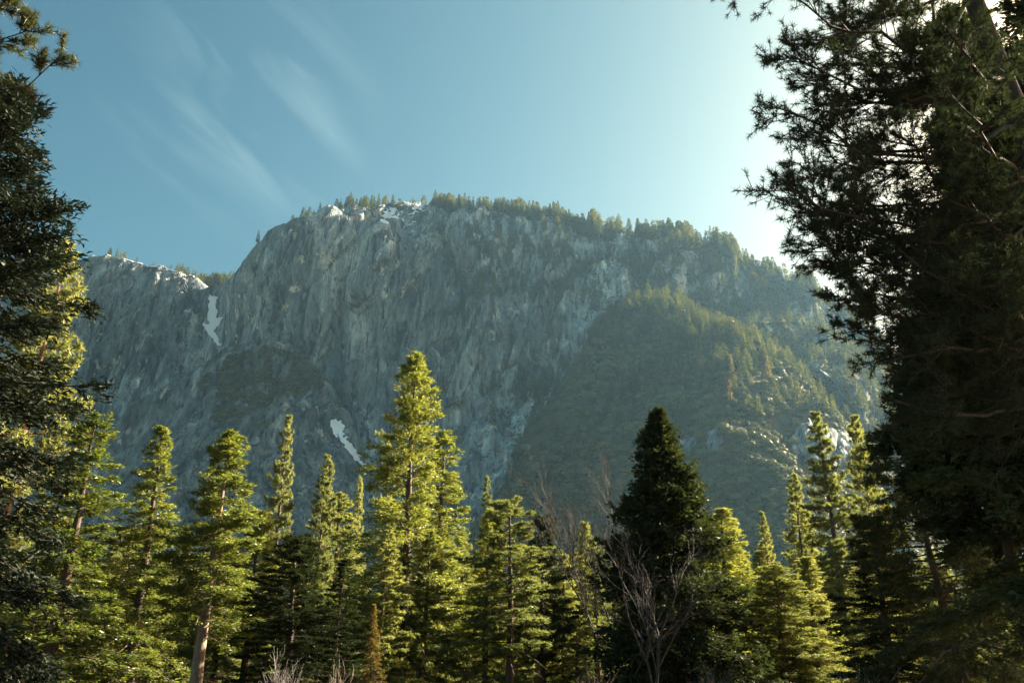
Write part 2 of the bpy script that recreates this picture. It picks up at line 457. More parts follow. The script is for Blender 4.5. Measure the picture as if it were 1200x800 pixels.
def rows_from_px(rows, U, px0, px1):
    """each row: list of (px, py, Y); resampled at U columns between px0 and px1"""
    cols = np.linspace(px0, px1, U)
    out = []
    for r in rows:
        r = np.array(r, float)
        py = np.interp(cols, r[:, 0], r[:, 1]); Y = np.interp(cols, r[:, 0], r[:, 2])
        k = np.ones(9) / 9
        if U > 60:
            pad = lambda a: np.convolve(np.pad(a, 4, mode='edge'), k, 'valid')
            py, Y = pad(py), pad(Y)
        b = (400 - py) / FPX
        kk = Y / (CP - b * SP)
        out.append(np.stack(((cols - 600) / FPX * kk, Y, EYE + kk * (SP + b * CP)), -1))
    return out

def smooth01(a, lo, hi):
    t = np.clip((a - lo) / (hi - lo), 0, 1)
    return t * t * (3 - 2 * t)

def build_massif():
    crest = [(215, 345, 1900), (262, 336, 1780), (276, 328, 1690), (300, 304, 1650), (330, 280, 1630), (350, 263, 1600), (380, 257, 1600), (420, 252, 1620),
             (460, 237, 1660), (490, 234, 1680), (520, 247, 1640), (560, 255, 1600), (600, 260, 1590), (650, 268, 1590), (700, 273, 1590), (740, 286, 1590),
             (790, 284, 1570), (830, 292, 1570), (860, 309, 1580), (900, 329, 1590), (940, 345, 1610), (1000, 382, 1650), (1060, 430, 1680), (1160, 520, 1700), (1260, 610, 1700)]
    rim = [(215, 352, 1870), (262, 348, 1740), (276, 340, 1650), (300, 316, 1600), (330, 292, 1575), (350, 276, 1550), (380, 274, 1535), (420, 280, 1525), (460, 284, 1540),
           (500, 276, 1560), (540, 276, 1545), (600, 280, 1530), (650, 286, 1530), (700, 305, 1530), (740, 318, 1530), (790, 312, 1510), (830, 318, 1510),
           (860, 335, 1520), (900, 360, 1530), (940, 378, 1540), (1000, 415, 1570), (1060, 465, 1600), (1160, 550, 1620), (1260, 630, 1620)]
    mid = [(215, 400, 1830), (262, 400, 1700), (290, 395, 1590), (350, 380, 1510), (400, 380, 1480), (450, 372, 1475), (500, 368, 1500), (545, 360, 1510), (570, 355, 1470), (620, 360, 1480),
           (655, 368, 1450), (740, 380, 1450), (800, 380, 1460), (860, 400, 1460), (940, 430, 1470), (1060, 510, 1500), (1260, 660, 1500)]
    foot = [(215, 480, 1780), (262, 480, 1650), (300, 490, 1550), (350, 510, 1480), (400, 530, 1440), (450, 540, 1420), (520, 500, 1430), (600, 450, 1420), (650, 440, 1400), (740, 440, 1390),
            (860, 460, 1400), (940, 500, 1400), (1060, 580, 1400), (1260, 700, 1380)]
    base = [(215, 720, 1400), (500, 720, 1150), (800, 720, 1100), (1260, 790, 1100)]
    U = 750
    R = rows_from_px((crest, rim, mid, foot, base), U, 215, 1260)
    R[-1][:, 2] = -25
    top = R[0].copy(); top[:, 1] += 260; top[:, 2] += 25
    back = top.copy(); back[:, 1] += 900; back[:, 2] -= 500
    ctrl = np.array([back, top] + R)
    P = cubic_rows(ctrl, (6, 26, 60, 120, 110, 24))
    V = P.shape[0]
    row = np.arange(V) / (V - 1)
    r = np.interp(np.arange(V), (0, 32, 62, 92, 150, 322, V), (.35, .4, .75, 1, 1, .85, .5))[:, None] * np.ones((1, U))
    px, py = to_px(P)
    r *= 1 - .35 * smooth01(px, 700, 880)
    r *= .2 + .8 * smooth01(px, 275, 325)
    # depth of the corner faces and gullies that shape the wall
    def groove(pts, width, depth):
        pts = np.array(pts, float)
        cx = np.interp(py, pts[:, 1], pts[:, 0])
        on = smooth01(py, pts[0, 1] - 8, pts[0, 1] + 12) * (1 - smooth01(py, pts[-1, 1] - 12, pts[-1, 1] + 8))
        return on * np.exp(-((px - cx) / width) ** 2) * depth
    D = groove([(505, 262), (535, 320), (528, 400), (505, 470)], 15, 55)
    D += groove([(700, 300), (655, 330), (640, 380), (630, 440)], 14, 50)
    D += groove([(360, 262), (335, 300), (328, 400), (325, 480)], 7, 24)
    D += groove([(430, 285), (400, 360), (380, 440), (405, 520)], 12, 30)
    D += groove([(770, 300), (755, 340), (750, 370)], 12, 40)
    D -= groove([(585, 285), (575, 330), (565, 400), (530, 480)], 16, 35)
    D -= groove([(450, 270), (445, 300), (420, 360)], 20, 30)
    D -= groove([(720, 330), (700, 380), (690, 420)], 30, 30)
    D -= groove([(800, 300), (780, 330), (775, 360)], 22, 35)
    P[..., 1] += D
    P, N = displace(P, r)
    du = np.gradient(P, axis=1); dv = np.gradient(P, axis=0)
    N = np.cross(du, dv); N /= np.linalg.norm(N, axis=2, keepdims=True) + 1e-9
    flat = np.abs(N[..., 2])
    veg = smooth01(flat, .45, .8) * .55 + .35 * smooth01(px, 680, 840) * smooth01(flat, .25, .55)
    px, py = to_px(P)
    jag = 14 * (vnoise(P[..., 0] / 14, P[..., 1] / 14, P[..., 2] / 60) - .5)
    tone = 1.12 + .25 * (vnoise(P[..., 0] / 70, P[..., 1] / 70, P[..., 2] / 140) - .5)
    for x0, y0, x1, y1, wd, k in ((352, 270, 340, 305, 5, .6), (331, 330, 319, 402, 7, .62), (372, 440, 378, 500, 9, .5), (402, 440, 396, 505, 7, .5), (430, 300, 408, 372, 8, .35), (508, 300, 522, 380, 12, .4), (540, 300, 548, 350, 9, .4), (470, 380, 452, 450, 6, .35),
                                  (610, 390, 596, 440, 8, .4), (652, 360, 645, 430, 5, .5)):
        f = np.clip((py - y0) / (y1 - y0), 0, 1)
        on = smooth01(py, y0 - 6, y0 + 10) * (1 - smooth01(py, y1 - 16, y1 + 8))
        tone -= tone * k * on * np.exp(-((px + jag - (x0 + (x1 - x0) * f)) / wd) ** 2)          # water stains down the wall, and darker streaks in a corner and gullies
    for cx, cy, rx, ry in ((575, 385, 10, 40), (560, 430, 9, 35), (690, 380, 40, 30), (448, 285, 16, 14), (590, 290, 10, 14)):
        tone += .45 * smooth01(ell(px, py, cx, cy, rx, ry) + .6 * (vnoise(P[..., 0] / 18, P[..., 1] / 18, P[..., 2] / 50) - .5), .4, .65)   # clean pale slabs; sunlit patch below the summit put into the tone
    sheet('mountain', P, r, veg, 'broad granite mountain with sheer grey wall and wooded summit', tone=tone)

def build_left_cliff():
    crest = [(-160, 330, 1800), (0, 306, 1800), (60, 300, 1800), (95, 303, 1800), (130, 300, 1800), (165, 309, 1810), (200, 319, 1820), (235, 330, 1830), (250, 352, 1850), (275, 395, 1900)]
    rim = [(-160, 335, 1794), (60, 304, 1794), (95, 307, 1794), (130, 304, 1794), (165, 313, 1803), (200, 324, 1812), (234, 340, 1815), (249, 366, 1830), (275, 418, 1860)]
    mid = [(-160, 430, 1760), (60, 420, 1755), (120, 420, 1750), (180, 415, 1755), (230, 420, 1760), (275, 440, 1810)]
    foot = [(-160, 560, 1690), (275, 560, 1690)]
    U = 270
    R = rows_from_px((crest, rim, mid, foot, [(-160, 780, 1400), (275, 780, 1400)]), U, -160, 275)
    R[-1][:, 2] = -25
    top = R[0].copy(); top[:, 1] += 250; top[:, 2] += 10
    ctrl = np.array([top] + R)
    P = cubic_rows(ctrl, (20, 14, 90, 90, 20))
    r = np.interp(np.arange(len(P)), (0, 20, 34, 60), (.25, .35, .8, 1))[:, None] * np.ones((1, U))
    P, N = displace(P, r, .7)
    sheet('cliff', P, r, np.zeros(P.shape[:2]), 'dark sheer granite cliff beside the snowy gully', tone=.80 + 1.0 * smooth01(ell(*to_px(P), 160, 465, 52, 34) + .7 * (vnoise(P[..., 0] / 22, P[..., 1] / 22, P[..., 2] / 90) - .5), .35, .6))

def build_notch():
    R = rows_from_px(([(180, 340, 2080), (240, 332, 2060), (280, 330, 2040), (340, 340, 2040)], [(180, 400, 1900), (240, 372, 1880), (280, 368, 1880), (340, 390, 1880)],
                      [(180, 520, 1720), (240, 440, 1730), (280, 440, 1730), (340, 520, 1700)]), 90, 180, 340)
    top = R[0].copy(); top[:, 1] += 300
    P = cubic_rows(np.array([top] + R), (8, 30, 50))
    r = np.full(P.shape[:2], .3)
    P, N = displace(P, r, .5)
    sheet('wooded_hill', P, r, np.full(P.shape[:2], .7), 'dark wooded slope filling the notch above the snowy gully')

def build_buttress():
    crest = [(20, 620, 1330), (100, 545, 1400), (140, 503, 1440), (180, 472, 1420), (220, 443, 1430), (260, 418, 1430), (290, 408, 1430), (325, 412, 1420), (360, 432, 1400), (388, 462, 1380), (402, 492, 1370),
             (425, 535, 1390), (450, 575, 1340), (490, 640, 1280)]
    mid = [(20, 680, 1260), (100, 600, 1330), (180, 520, 1345), (220, 495, 1350), (290, 470, 1350), (360, 490, 1330), (402, 540, 1300), (450, 620, 1280), (490, 680, 1230)]
    base = [(20, 800, 1120), (260, 700, 1180), (490, 790, 1100)]
    U = 360
    R = rows_from_px((crest, mid, base), U, 20, 490)
    R[-1][:, 2] = -25; R[-1][:, 1] = 950
    back = R[0].copy(); back[:, 1] += 130; back[:, 2] -= 190
    P = cubic_rows(np.array([back] + R), (14, 60, 110))
    px, py = to_px(P)
    n = vnoise(P[..., 0] / 60, P[..., 1] / 60, P[..., 2] / 60)
    n2 = vnoise(P[..., 0] / 16, P[..., 1] / 16, P[..., 2] / 26)
    shrub = smooth01(-np.abs(px - 310) / 130 - np.abs(py - 440 - .25 * np.abs(px - 300)) / 60 + 1.6 * n + 1.8 * n2, .9, 1.7)
    r = 1 - .3 * shrub
    P, N = displace(P, r, .5)
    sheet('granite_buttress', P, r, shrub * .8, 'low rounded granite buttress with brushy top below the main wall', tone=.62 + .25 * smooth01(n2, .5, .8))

def spur(name, crest, down, slopes, run_l, run_r, nU, nL, label, veg0, rock_fn=None, amp=.8, head_len=0, head_drop=0, rnd_near=150.0):
    """ridge coming toward the valley: crest in 3D, a near flank and a far flank"""
    C = np.array([at(*c) for c in crest])
    s = np.concatenate(([0], np.cumsum(np.linalg.norm(np.diff(C, axis=0), axis=1))))
    t = np.linspace(0, s[-1], nU)
    C = np.stack([np.interp(t, s, C[:, k]) for k in range(3)], -1)
    k = np.ones(31) / 31
    C = np.stack([np.convolve(np.pad(C[:, j], 15, mode='edge'), k, 'valid') for j in range(3)], -1)
    down = np.array(down, float); down /= np.linalg.norm(down)
    tt = t
    offs = np.concatenate((-np.linspace(run_r, 14, 26), np.linspace(0, 1, nL) ** 1.0 * run_l))
    d = np.abs(offs)[:, None]
    sl, sr = slopes
    rnd = np.where(offs[:, None] >= 0, rnd_near * (1 + 1.7 * smooth01(t / t[-1], .15, .5))[None, :], 50.0)                                              # rounded crest
    head = np.clip(1 - t / head_len, 0, 1) ** 2 * head_drop if head_len else 0 * t
    fall = np.where(offs[:, None] >= 0, sl, sr) * (np.sqrt(d * d + rnd * rnd) - rnd)
    P = np.empty((len(offs), nU, 3))
    P[..., 0] = C[None, :, 0] + offs[:, None] * down[0]
    P[..., 1] = C[None, :, 1] + offs[:, None] * down[1]
    P[..., 2] = C[None, :, 2] - fall - head[None, :]
    o_ = np.abs(offs)[:, None]
    bend = 60 * (vnoise(o_ / 130 + 0 * tt[None], tt[None] / 300, 0 * o_ + 0 * tt[None] + 5.5) - .5)
    ribs = ridge((tt[None] + bend) / 95 + 2, o_ / 420 + 0 * tt[None], 0 * o_ + 0 * tt[None] + 1.5) * 34 + ridge((tt[None] + bend) / 38 + 7, o_ / 260 + 0 * tt[None], 0 * o_ + 0 * tt[None] + 3.5) * 13
    P[..., 2] += (ribs - 30) * smooth01(o_, 10, 150)                     # ribs and gullies running down the flanks
    px, py = to_px(P)
    r = rock_fn(P, px, py) if rock_fn else np.full(P.shape[:2], .15)
    P, N = displace(P, r, amp)
    sheet(name, P, r, np.clip(veg0 - 1.1 * r, 0, 1), label)

def ell(px, py, cx, cy, rx, ry):
    return np.exp(-(((px - cx) / rx) ** 2 + ((py - cy) / ry) ** 2) * 1.5)

OUTCROPS = [(632, 437, 16, 9), (617, 460, 20, 9), (690, 428, 22, 13), (734, 447, 16, 12), (692, 460, 8, 8), (660, 412, 14, 8), (777, 466, 10, 6), (808, 520, 22, 11), (835, 522, 14, 12),
            (595, 455, 14, 8), (560, 505, 16, 5), (548, 517, 10, 5), (705, 485, 12, 5), (740, 490, 8, 6), (622, 530, 7, 6), (642, 600, 7, 6), (800, 460, 8, 5)]
def apron_rock(P, px, py, cliffs=True):
    e = np.zeros(P.shape[:2])
    for cx, cy, rx, ry in OUTCROPS:
        e = np.maximum(e, ell(px, py, cx, cy, rx * 1.5, ry * 1.3))
    nz = vnoise(P[..., 0] / 15, P[..., 1] / 15, P[..., 2] / 30) * .6 + vnoise(P[..., 0] / 6, P[..., 1] / 6, P[..., 2] / 12) * .4
    r = .10 + .75 * smooth01(e * .9 + (nz - .5) * 1.6 + .14 * (vnoise(P[..., 0] / 45, P[..., 1] / 45, P[..., 2] / 45) - .5) , .55, .75)
    if not cliffs:
        return r
    r = np.maximum(r, .9 * smooth01(ell(px, py, 962, 528, 52, 34) + .5 * (nz - .5), .35, .6))
    return r

build_massif()
build_left_cliff()
build_notch()
build_buttress()
spur('wooded_ridge', [(690, 372, 1470), (735, 338, 1440), (770, 352, 1400), (810, 372, 1360), (850, 394, 1310), (900, 416, 1250), (950, 450, 1190), (1000, 492, 1120), (1040, 548, 1050), (1090, 620, 960), (1160, 740, 860)],
     (-.58, -.81), (1.28, .75), 540, 300, 380, 210, 'broad brush-covered spur descending from the mountain, lit along its crest', .85, apron_rock, .85, 210, 190, 85.0)
spur('brushy_ridge', [(770, 425, 1235), (800, 437, 1210), (835, 452, 1170), (870, 476, 1110), (905, 500, 1050), (945, 532, 980), (985, 590, 900), (1030, 690, 810)],
     (-.62, -.78), (1.28, .95), 420, 220, 240, 190, 'smaller brushy spur in front with a sunlit crest of round shrubs', .9, lambda P, px, py: apron_rock(P, px, py, False), .8, 60, 40, 65.0)
spur('far_ridge', [(905, 385, 1540), (960, 395, 1500), (1010, 415, 1450), (1050, 450, 1390), (1100, 510, 1300), (1180, 610, 1200)],
     (-.60, -.80), (.95, .8), 320, 260, 200, 120, 'hazy far spur half hidden behind the pine boughs', .85, lambda P, px, py: .12 + .5 * smooth01(vnoise(P[..., 0] / 30, P[..., 1] / 30, P[..., 2] / 60), .6, .75))

# the valley floor runs under everything
g = fast_mesh('ground', np.array([(-6000, -3000, 0), (6000, -3000, 0), (6000, 9000, 0), (-6000, 9000, 0)]), quads=[(0, 1, 2, 3)], mats=(M_GROUND,))
link('ground', g, kind='structure', label='forest floor of brown needles and dry grass')


# ------------------------------------------------------------------ plants on the mountain
def far_conifer(seed, dead=False):
    """small conifer of unit height: trunk and tiers of drooping leaf lozenges, ragged outline"""
    rng = np.random.RandomState(seed)
    g = Geo()
    K = 4
    g.tubes(np.stack((rng.normal(0, .006, K), rng.normal(0, .006, K), np.linspace(0, .96, K)), -1), np.linspace(.016, .004, K), 4, 1)
    R = (.12, .15, .18, .21, .25, .14)[seed % 6]
    n = 150 if dead else 300
    h = .1 + .9 * rng.rand(n) ** 1.15
    lump = .75 + .5 * vnoise(h * 9 + seed, np.full(n, .5), np.full(n, .5)) * 1.0
    a = rng.rand(n) * 2 * math.pi
    lump *= .7 + .6 * vnoise(np.cos(a) * 1.6 + 5 + seed, np.sin(a) * 1.6 + 5, h * 7)
    rad = R * np.clip((1.02 - h) ** (.8, .9, .7, .5, .45, 1.0)[seed % 6], .05, 1) * np.minimum(1, (h - .05) / .12) * lump
    q = rng.uniform(.25, .85, n)
    c = np.stack((np.cos(a) * rad * q, np.sin(a) * rad * q, h), -1)
    d = np.stack((np.cos(a), np.sin(a), rng.uniform(-.7, .35, n)), -1) + rng.normal(0, .25, (n, 3))
    g.sprays(c, d, rng.normal(0, .5, (n, 3)) + (0, 0, 1), rad * (1.05 - q) + rng.uniform(.02, .05, n), rng.uniform(.025, .06, n), 0)
    top = np.array([(0, 0, .93)] * 6)
    g.sprays(top, rng.normal(0, .25, (6, 3)) + (0, 0, 1), rng.normal(size=(6, 3)), np.full(6, .08), np.full(6, .02), 0)
    return g

def bush(seed):
    """round shrub of unit radius made of small leaf faces in lumps"""
    rng = np.random.RandomState(seed)
    g = Geo()
    n = 520
    v = rng.normal(size=(n, 3)); v[:, 2] = np.abs(v[:, 2]) * .9 - .15
    v /= np.linalg.norm(v, axis=1, keepdims=True)
    rad = .50 + .60 * vnoise(v[:, 0] * 1.8 + seed, v[:, 1] * 1.8 + 7, v[:, 2] * 1.8)
    rad *= rng.uniform(.80, 1.0, n)
    c = v * rad[:, None] * (1, 1, .85)
    tang = rng.normal(size=(n, 3)); tang -= v * (tang * v).sum(1, keepdims=True)
    nr = v + rng.normal(0, .33, (n, 3))
    ln = rng.uniform(.16, .30, n)
    g.sprays(c - tang / np.linalg.norm(tang, axis=1, keepdims=True) * ln[:, None] * .5, tang, nr, ln, ln * .8, 0)
    return g

FAR_MESH = [far_conifer(11 + k).mesh('far_conifer', (M_FARTREE, M_BARK)) for k in range(6)]
GOLD_MESH = [far_conifer(41 + k, True).mesh('dead_conifer', (M_FARGOLD, M_BARK)) for k in range(2)]
BUSH_MESH = [bush(61 + k).mesh('bush', (M_BUSH,)) for k in range(4)]

def scatter_object(name, meshes, pos, scl, rot, idx, label, wide=1.0):
    """uncounted mass of plants: points with instances of the meshes"""
    coll = bpy.data.collections.new(name + '_kinds')
    for k, me in enumerate(meshes):
        coll.objects.link(bpy.data.objects.new('%s_kind_%02d' % (name, k), me))
    me = fast_mesh(name, pos)
    for nm, arr in (('psize', scl), ('pturn', rot)):
        me.attributes.new(nm, 'FLOAT', 'POINT').data.foreach_set('value', arr.astype(np.float32))
    me.attributes.new('pkind', 'INT', 'POINT').data.foreach_set('value', idx.astype(np.int32))
    o = link(name, me, kind='stuff', label=label)
    ng = bpy.data.node_groups.new(name, 'GeometryNodeTree')
    ng.interface.new_socket('Geometry', in_out='INPUT', socket_type='NodeSocketGeometry')
    ng.interface.new_socket('Geometry', in_out='OUTPUT', socket_type='NodeSocketGeometry')
    n, l = ng.nodes, ng.links
    gi, go = n.new('NodeGroupInput'), n.new('NodeGroupOutput')
    ci = n.new('GeometryNodeCollectionInfo'); ci.inputs['Collection'].default_value = coll
    ci.inputs['Separate Children'].default_value = True; ci.inputs['Reset Children'].default_value = True
    ip = n.new('GeometryNodeInstanceOnPoints'); ip.inputs['Pick Instance'].default_value = True
    def attr(nm, typ='FLOAT'):
        a = n.new('GeometryNodeInputNamedAttribute'); a.data_type = typ; a.inputs['Name'].default_value = nm
        return a.outputs['Attribute']
    cx = n.new('ShaderNodeCombineXYZ'); l.new(attr('pturn'), cx.inputs['Z'])
    e2r = n.new('FunctionNodeEulerToRotation'); l.new(cx.outputs[0], e2r.inputs[0])
    sx = n.new('ShaderNodeCombineXYZ')
    sz = attr('psize')
    wm = n.new('ShaderNodeMath'); wm.operation = 'MULTIPLY'; wm.inputs[1].default_value = wide; l.new(sz, wm.inputs[0])
    l.new(wm.outputs[0], sx.inputs['X']); l.new(wm.outputs[0], sx.inputs['Y']); l.new(sz, sx.inputs['Z'])
    l.new(gi.outputs[0], ip.inputs['Points']); l.new(ci.outputs[0], ip.inputs['Instance'])
    l.new(attr('pkind', 'INT'), ip.inputs['Instance Index'])
    l.new(e2r.outputs[0], ip.inputs['Rotation']); l.new(sx.outputs[0], ip.inputs['Scale'])
    l.new(ip.outputs[0], go.inputs[0])
    o.modifiers.new('scatter', 'NODES').node_group = ng
    return o

def sample(name, density, rng, skip_rows=0):
    """random places on a terrain sheet; density(px, py, flat, P, v) in plants per square metre"""
    T = [t for t in TERRAIN if t['name'] == name][0]
    P, N = T['P'], T['N']
    a = P[:-1, :-1]; du = P[:-1, 1:] - a; dv = P[1:, :-1] - a
    area = np.linalg.norm(np.cross(du, dv), axis=2)
    px, py = to_px(a)
    vv = np.arange(a.shape[0])[:, None] * np.ones((1, a.shape[1]))
    dens = density(px, py, np.abs(N[:-1, :-1, 2]), a, vv, T)
    dens = np.where(vv < skip_rows, 0, dens)
    cnt = rng.poisson(np.clip(area * dens, 0, 6))
    i, j = np.nonzero(cnt)
    rep = cnt[i, j]
    i, j = np.repeat(i, rep), np.repeat(j, rep)
    u, v = rng.rand(len(i), 1), rng.rand(len(i), 1)
    pos = a[i, j] + du[i, j] * u + dv[i, j] * v
    return pos

def box(px, py, x0, x1, y0, y1, e=10):
    return smooth01(px, x0 - e, x0 + e) * (1 - smooth01(px, x1 - e, x1 + e)) * smooth01(py, y0 - e, y0 + e) * (1 - smooth01(py, y1 - e, y1 + e))

rng = np.random.RandomState(5)
far = []           # (position, height, region)
def patch(P, s): return smooth01(vnoise(P[..., 0] / s, P[..., 1] / s, P[..., 2] / s + 3), .38, .62)

def d_massif(px, py, flat, P, v, T):
    top = (v > 10) & (v < 62)
    crest = np.where(top, 1, 0) * (.0022 * box(px, py, 355, 450, 200, 300) + .0006 * box(px, py, 285, 350, 230, 330) + .0009 * box(px, py, 450, 505, 200, 300)
                                   + .0095 * box(px, py, 505, 1000, 200, 400) * (.12 + patch(P, 32)))
    slope = .0075 * smooth01(px, 690, 790) * (1 - smooth01(px, 1010, 1060)) * smooth01(flat, .10, .32) * (.25 + .75 * patch(P, 60)) * np.where(v >= 55, 1, 0)
    band = .0030 * box(px, py, 520, 700, 268, 300, 8) * smooth01(flat, .15, .4)
    ledge = .006 * (box(px, py, 560, 645, 290, 350) + box(px, py, 640, 690, 300, 345) + .7 * box(px, py, 520, 560, 300, 420) * smooth01(flat, .2, .4) + .8 * box(px, py, 540, 650, 425, 470) + box(px, py, 560, 590, 330, 370)) * smooth01(flat, .12, .35) * (.3 + .7 * patch(P, 40))
    odd = .00025 * box(px, py, 280, 700, 300, 520, 15) * smooth01(flat, .2, .45)
    return crest + slope + band + ledge + odd
P_ = sample('mountain', d_massif, rng, 8)
far += [(p, (16 + 27 * rng.rand() ** .9) * (.8 if to_px(p)[0] < 500 else 1.0 if to_px(p)[0] < 690 else 1.25), 'mountain') for p in P_]
P_ = sample('cliff', lambda px, py, flat, P, v, T: np.where((v > 4) & (v < 26), 1, 0) * (.0030 * (box(px, py, 126, 146, 200, 360, 3) + .6 * box(px, py, 150, 180, 200, 360, 4) + 1.5 * box(px, py, 195, 236, 200, 370, 4))), rng)
far += [(p, rng.uniform(14, 30), 'cliff') for p in P_]
P_ = sample('wooded_hill', lambda px, py, flat, P, v, T: .006 * box(px, py, 215, 300, 300, 400, 5) + 0 * px, rng)
far += [(p, rng.uniform(18, 32), 'wooded_hill') for p in P_]
P_ = sample('wooded_ridge', lambda px, py, flat, P, v, T: (.0060 * box(px, py, 690, 930, 320, 410, 15) + .0042 * box(px, py, 700, 1000, 380, 500, 25) * patch(P, 70) + .0004 * box(px, py, 540, 900, 420, 620, 20)) * (1 - T['rocky'][:-1, :-1]) * np.where(v > 20, 1, 0), rng)
far += [(p, rng.uniform(18, 38), 'wooded_ridge') for p in P_]
P_ = sample('far_ridge', lambda px, py, flat, P, v, T: .0040 * (.2 + patch(P, 60)) * np.where(v > 20, 1, 0), rng)
far += [(p, rng.uniform(14, 30), 'far_ridge') for p in P_]
P_ = sample('granite_buttress', lambda px, py, flat, P, v, T: .0012 * box(px, py, 250, 400, 405, 470, 12) * np.where(v > 12, 1, 0), rng)
far += [(p, rng.uniform(12, 24), 'granite_buttress') for p in P_]

# single dead golden conifers and a few that stand apart on the spurs, placed one by one
def on_terrain(px, py):
    """nearest terrain point seen at that pixel"""
    best, bp = 9e9, None
    for T in TERRAIN:
        x, y = T.setdefault('pp', to_px(T['P']))
        m = (np.abs(x - px) < 4) & (np.abs(y - py) < 4)
        if m.any():
            c = T['P'][m]; k = c[:, 1].argmin()
            if c[k, 1] < best:
                best, bp = c[k, 1], c[k]
    return bp
GOLD = [(862, 452, 42, 1, 'tall slim golden conifer standing alone on the brushy spur'), (857, 474, 34, 1, 'golden conifer with thin top just above the sunlit shrub crest'),
        (772, 440, 24, 1, 'tan dead conifer low on the shaded brush slope'), (803, 432, 22, 1, 'small reddish dead conifer on the shaded brush slope'),
        (905, 442, 30, 1, 'broad tawny dead conifer among shrubs near the ridge crest'), (878, 438, 24, 1, 'faded brown conifer between the golden tree and the tawny one'),
        (780, 398, 18, 1, 'short rust coloured conifer high on the wooded spur'), (848, 405, 26, 1, 'pale tan conifer on the wooded spur below the rocky shoulder'),
        (875, 480, 20, 0, 'small green conifer beside the golden pair, on the shrub crest'), (892, 487, 30, 0, 'slim green conifer standing apart at the end of the shrub crest'),
        (815, 418, 24, 0, 'pale green conifer standing clear of the brush above the dead trees'), (584, 540, 30, 1, 'pale bare grey conifer at the foot of the shaded slope')]
for k, (gx, gy, hpx, dead, lab) in enumerate(GOLD):
    p = on_terrain(gx, gy)
    if p is None:
        continue
    h = hpx * np.linalg.norm(p) / FPX * 1.02
    o = link('dead_conifer' if dead else 'conifer', (GOLD_MESH[k % 2] if dead else FAR_MESH[k % 6]), None, lab, 'tree', 'conifers standing apart on the spurs')
    o.location = p - np.array((0, 0, .5)); o.scale = (h * .9, h * .9, h); o.rotation_euler = (0, 0, k * 1.3)

REGION_LABEL = {'mountain': None, 'cliff': 'small sunlit conifer on the rim of the dark left cliff', 'wooded_hill': 'dark conifer in the notch above the snowy gully',
                'wooded_ridge': 'small conifer among the brush on the lit spur', 'far_ridge': 'hazy conifer on the far spur',
                'granite_buttress': 'dark conifer on the top of the low buttress'}
def mountain_label(p):
    x, y = to_px(p)
    sky_y = np.interp(x, (350, 460, 600, 700, 790, 860, 940, 1000), (263, 241, 256, 273, 284, 309, 345, 382))
    if x < 352: return 'dark conifer on the steep shoulder of the summit'
    if x < 505: return 'small conifer among snow patches around the mountain summit'
    if y < sky_y + 9:
        return ('conifer on the skyline just past the snowy summit', 'conifer on the skyline over the middle of the crest', 'conifer on the skyline where the crest dips',
                'conifer on the skyline of the rocky knob', 'conifer on the descending skyline beside the pine boughs')[int(np.digitize(x, (580, 680, 760, 850)))]
    if x < 700:
        return ('conifer in the dark gully splitting the granite wall', 'conifer on the wooded ledge halfway up the granite wall', 'conifer on the upper edge of the granite wall')[0 if x < 558 else 1 if y > 300 else 2]
    return ('conifer on the slope left of the knob', 'conifer on the slope under the rocky knob', 'conifer on the slope beside the pine boughs')[int(np.digitize(x, (765, 850)))] + (', near the crest' if y < sky_y + 45 else ', above the brush')
def seen_mask(P, lift, slack=70.0):
    P = np.asarray(P, float)
    zb = np.full((430, 640), 9e9)
    for T in TERRAIN:
        x, y = T.setdefault('pp', to_px(T['P']))
        i, j = (y / 2).astype(int) + 10, (x / 2).astype(int) + 10
        ok = (i >= 1) & (i < 429) & (j >= 1) & (j < 639)
        np.minimum.at(zb, (i[ok], j[ok]), T['P'][..., 1][ok])
    x, y = to_px(P + np.stack((0 * lift, 0 * lift, lift), -1))
    i, j = np.clip((y / 2).astype(int) + 10, 0, 429), np.clip((x / 2).astype(int) + 10, 0, 639)
    return P[:, 1] < zb[i, j] + slack
_ok = seen_mask([f[0] for f in far], np.array([f[1] for f in far]) * .9)
far = [f for f, k in zip(far, _ok) if k]
def in_clear(f):
    x, y = to_px(f[0])
    return 100 < x < 960 - .0 * y and y < 470
far.sort(key=lambda f: -(f[1] / f[0][1]) * (1.0 if in_clear(f) else .5))
NSINGLE = 270
for k, (p, h, reg) in enumerate(far[:NSINGLE]):
    o = link('conifer', FAR_MESH[k % 6], None, REGION_LABEL[reg] or mountain_label(p), 'tree', 'conifers on the mountain: ' + reg.replace('_', ' '))
    o.location = p - np.array((0, 0, .6)); w = h * rng.uniform(.75, 1.3); o.scale = (w, w, h); o.rotation_euler = (rng.normal(0, .03), rng.normal(0, .03), rng.rand() * 6.28)
def tell_apart(objs, xs, sizes, words=('small', 'mid-sized', 'tall'), sides=('toward its left end', 'left of its middle', 'in its middle', 'right of its middle', 'toward its right end')):
    xs, sizes = np.array(xs), np.array(sizes)
    if len(objs) < 2:
        return
    n = 2 if len(objs) < 5 else 3 if len(objs) < 12 else 5
    pick = {2: (0, 4), 3: (0, 2, 4), 5: (0, 1, 2, 3, 4)}[n]
    qx = np.searchsorted(np.quantile(xs, np.linspace(0, 1, n + 1)[1:-1]), xs)
    qs = np.searchsorted(np.quantile(sizes, (.33, .67)), sizes)
    for o, i, j in zip(objs, qx, qs):
        body = o['label']
        for w in ('small ', 'short '):
            body = body[len(w):] if body.startswith(w) else body
        o['label'] = words[j] + ' ' + body + ', ' + sides[pick[i]]
_by = {}
for o in list(COL.objects):
    if str(o.get('group', '')).startswith('conifers on the mountain'):
        _by.setdefault(o['label'], []).append(o)
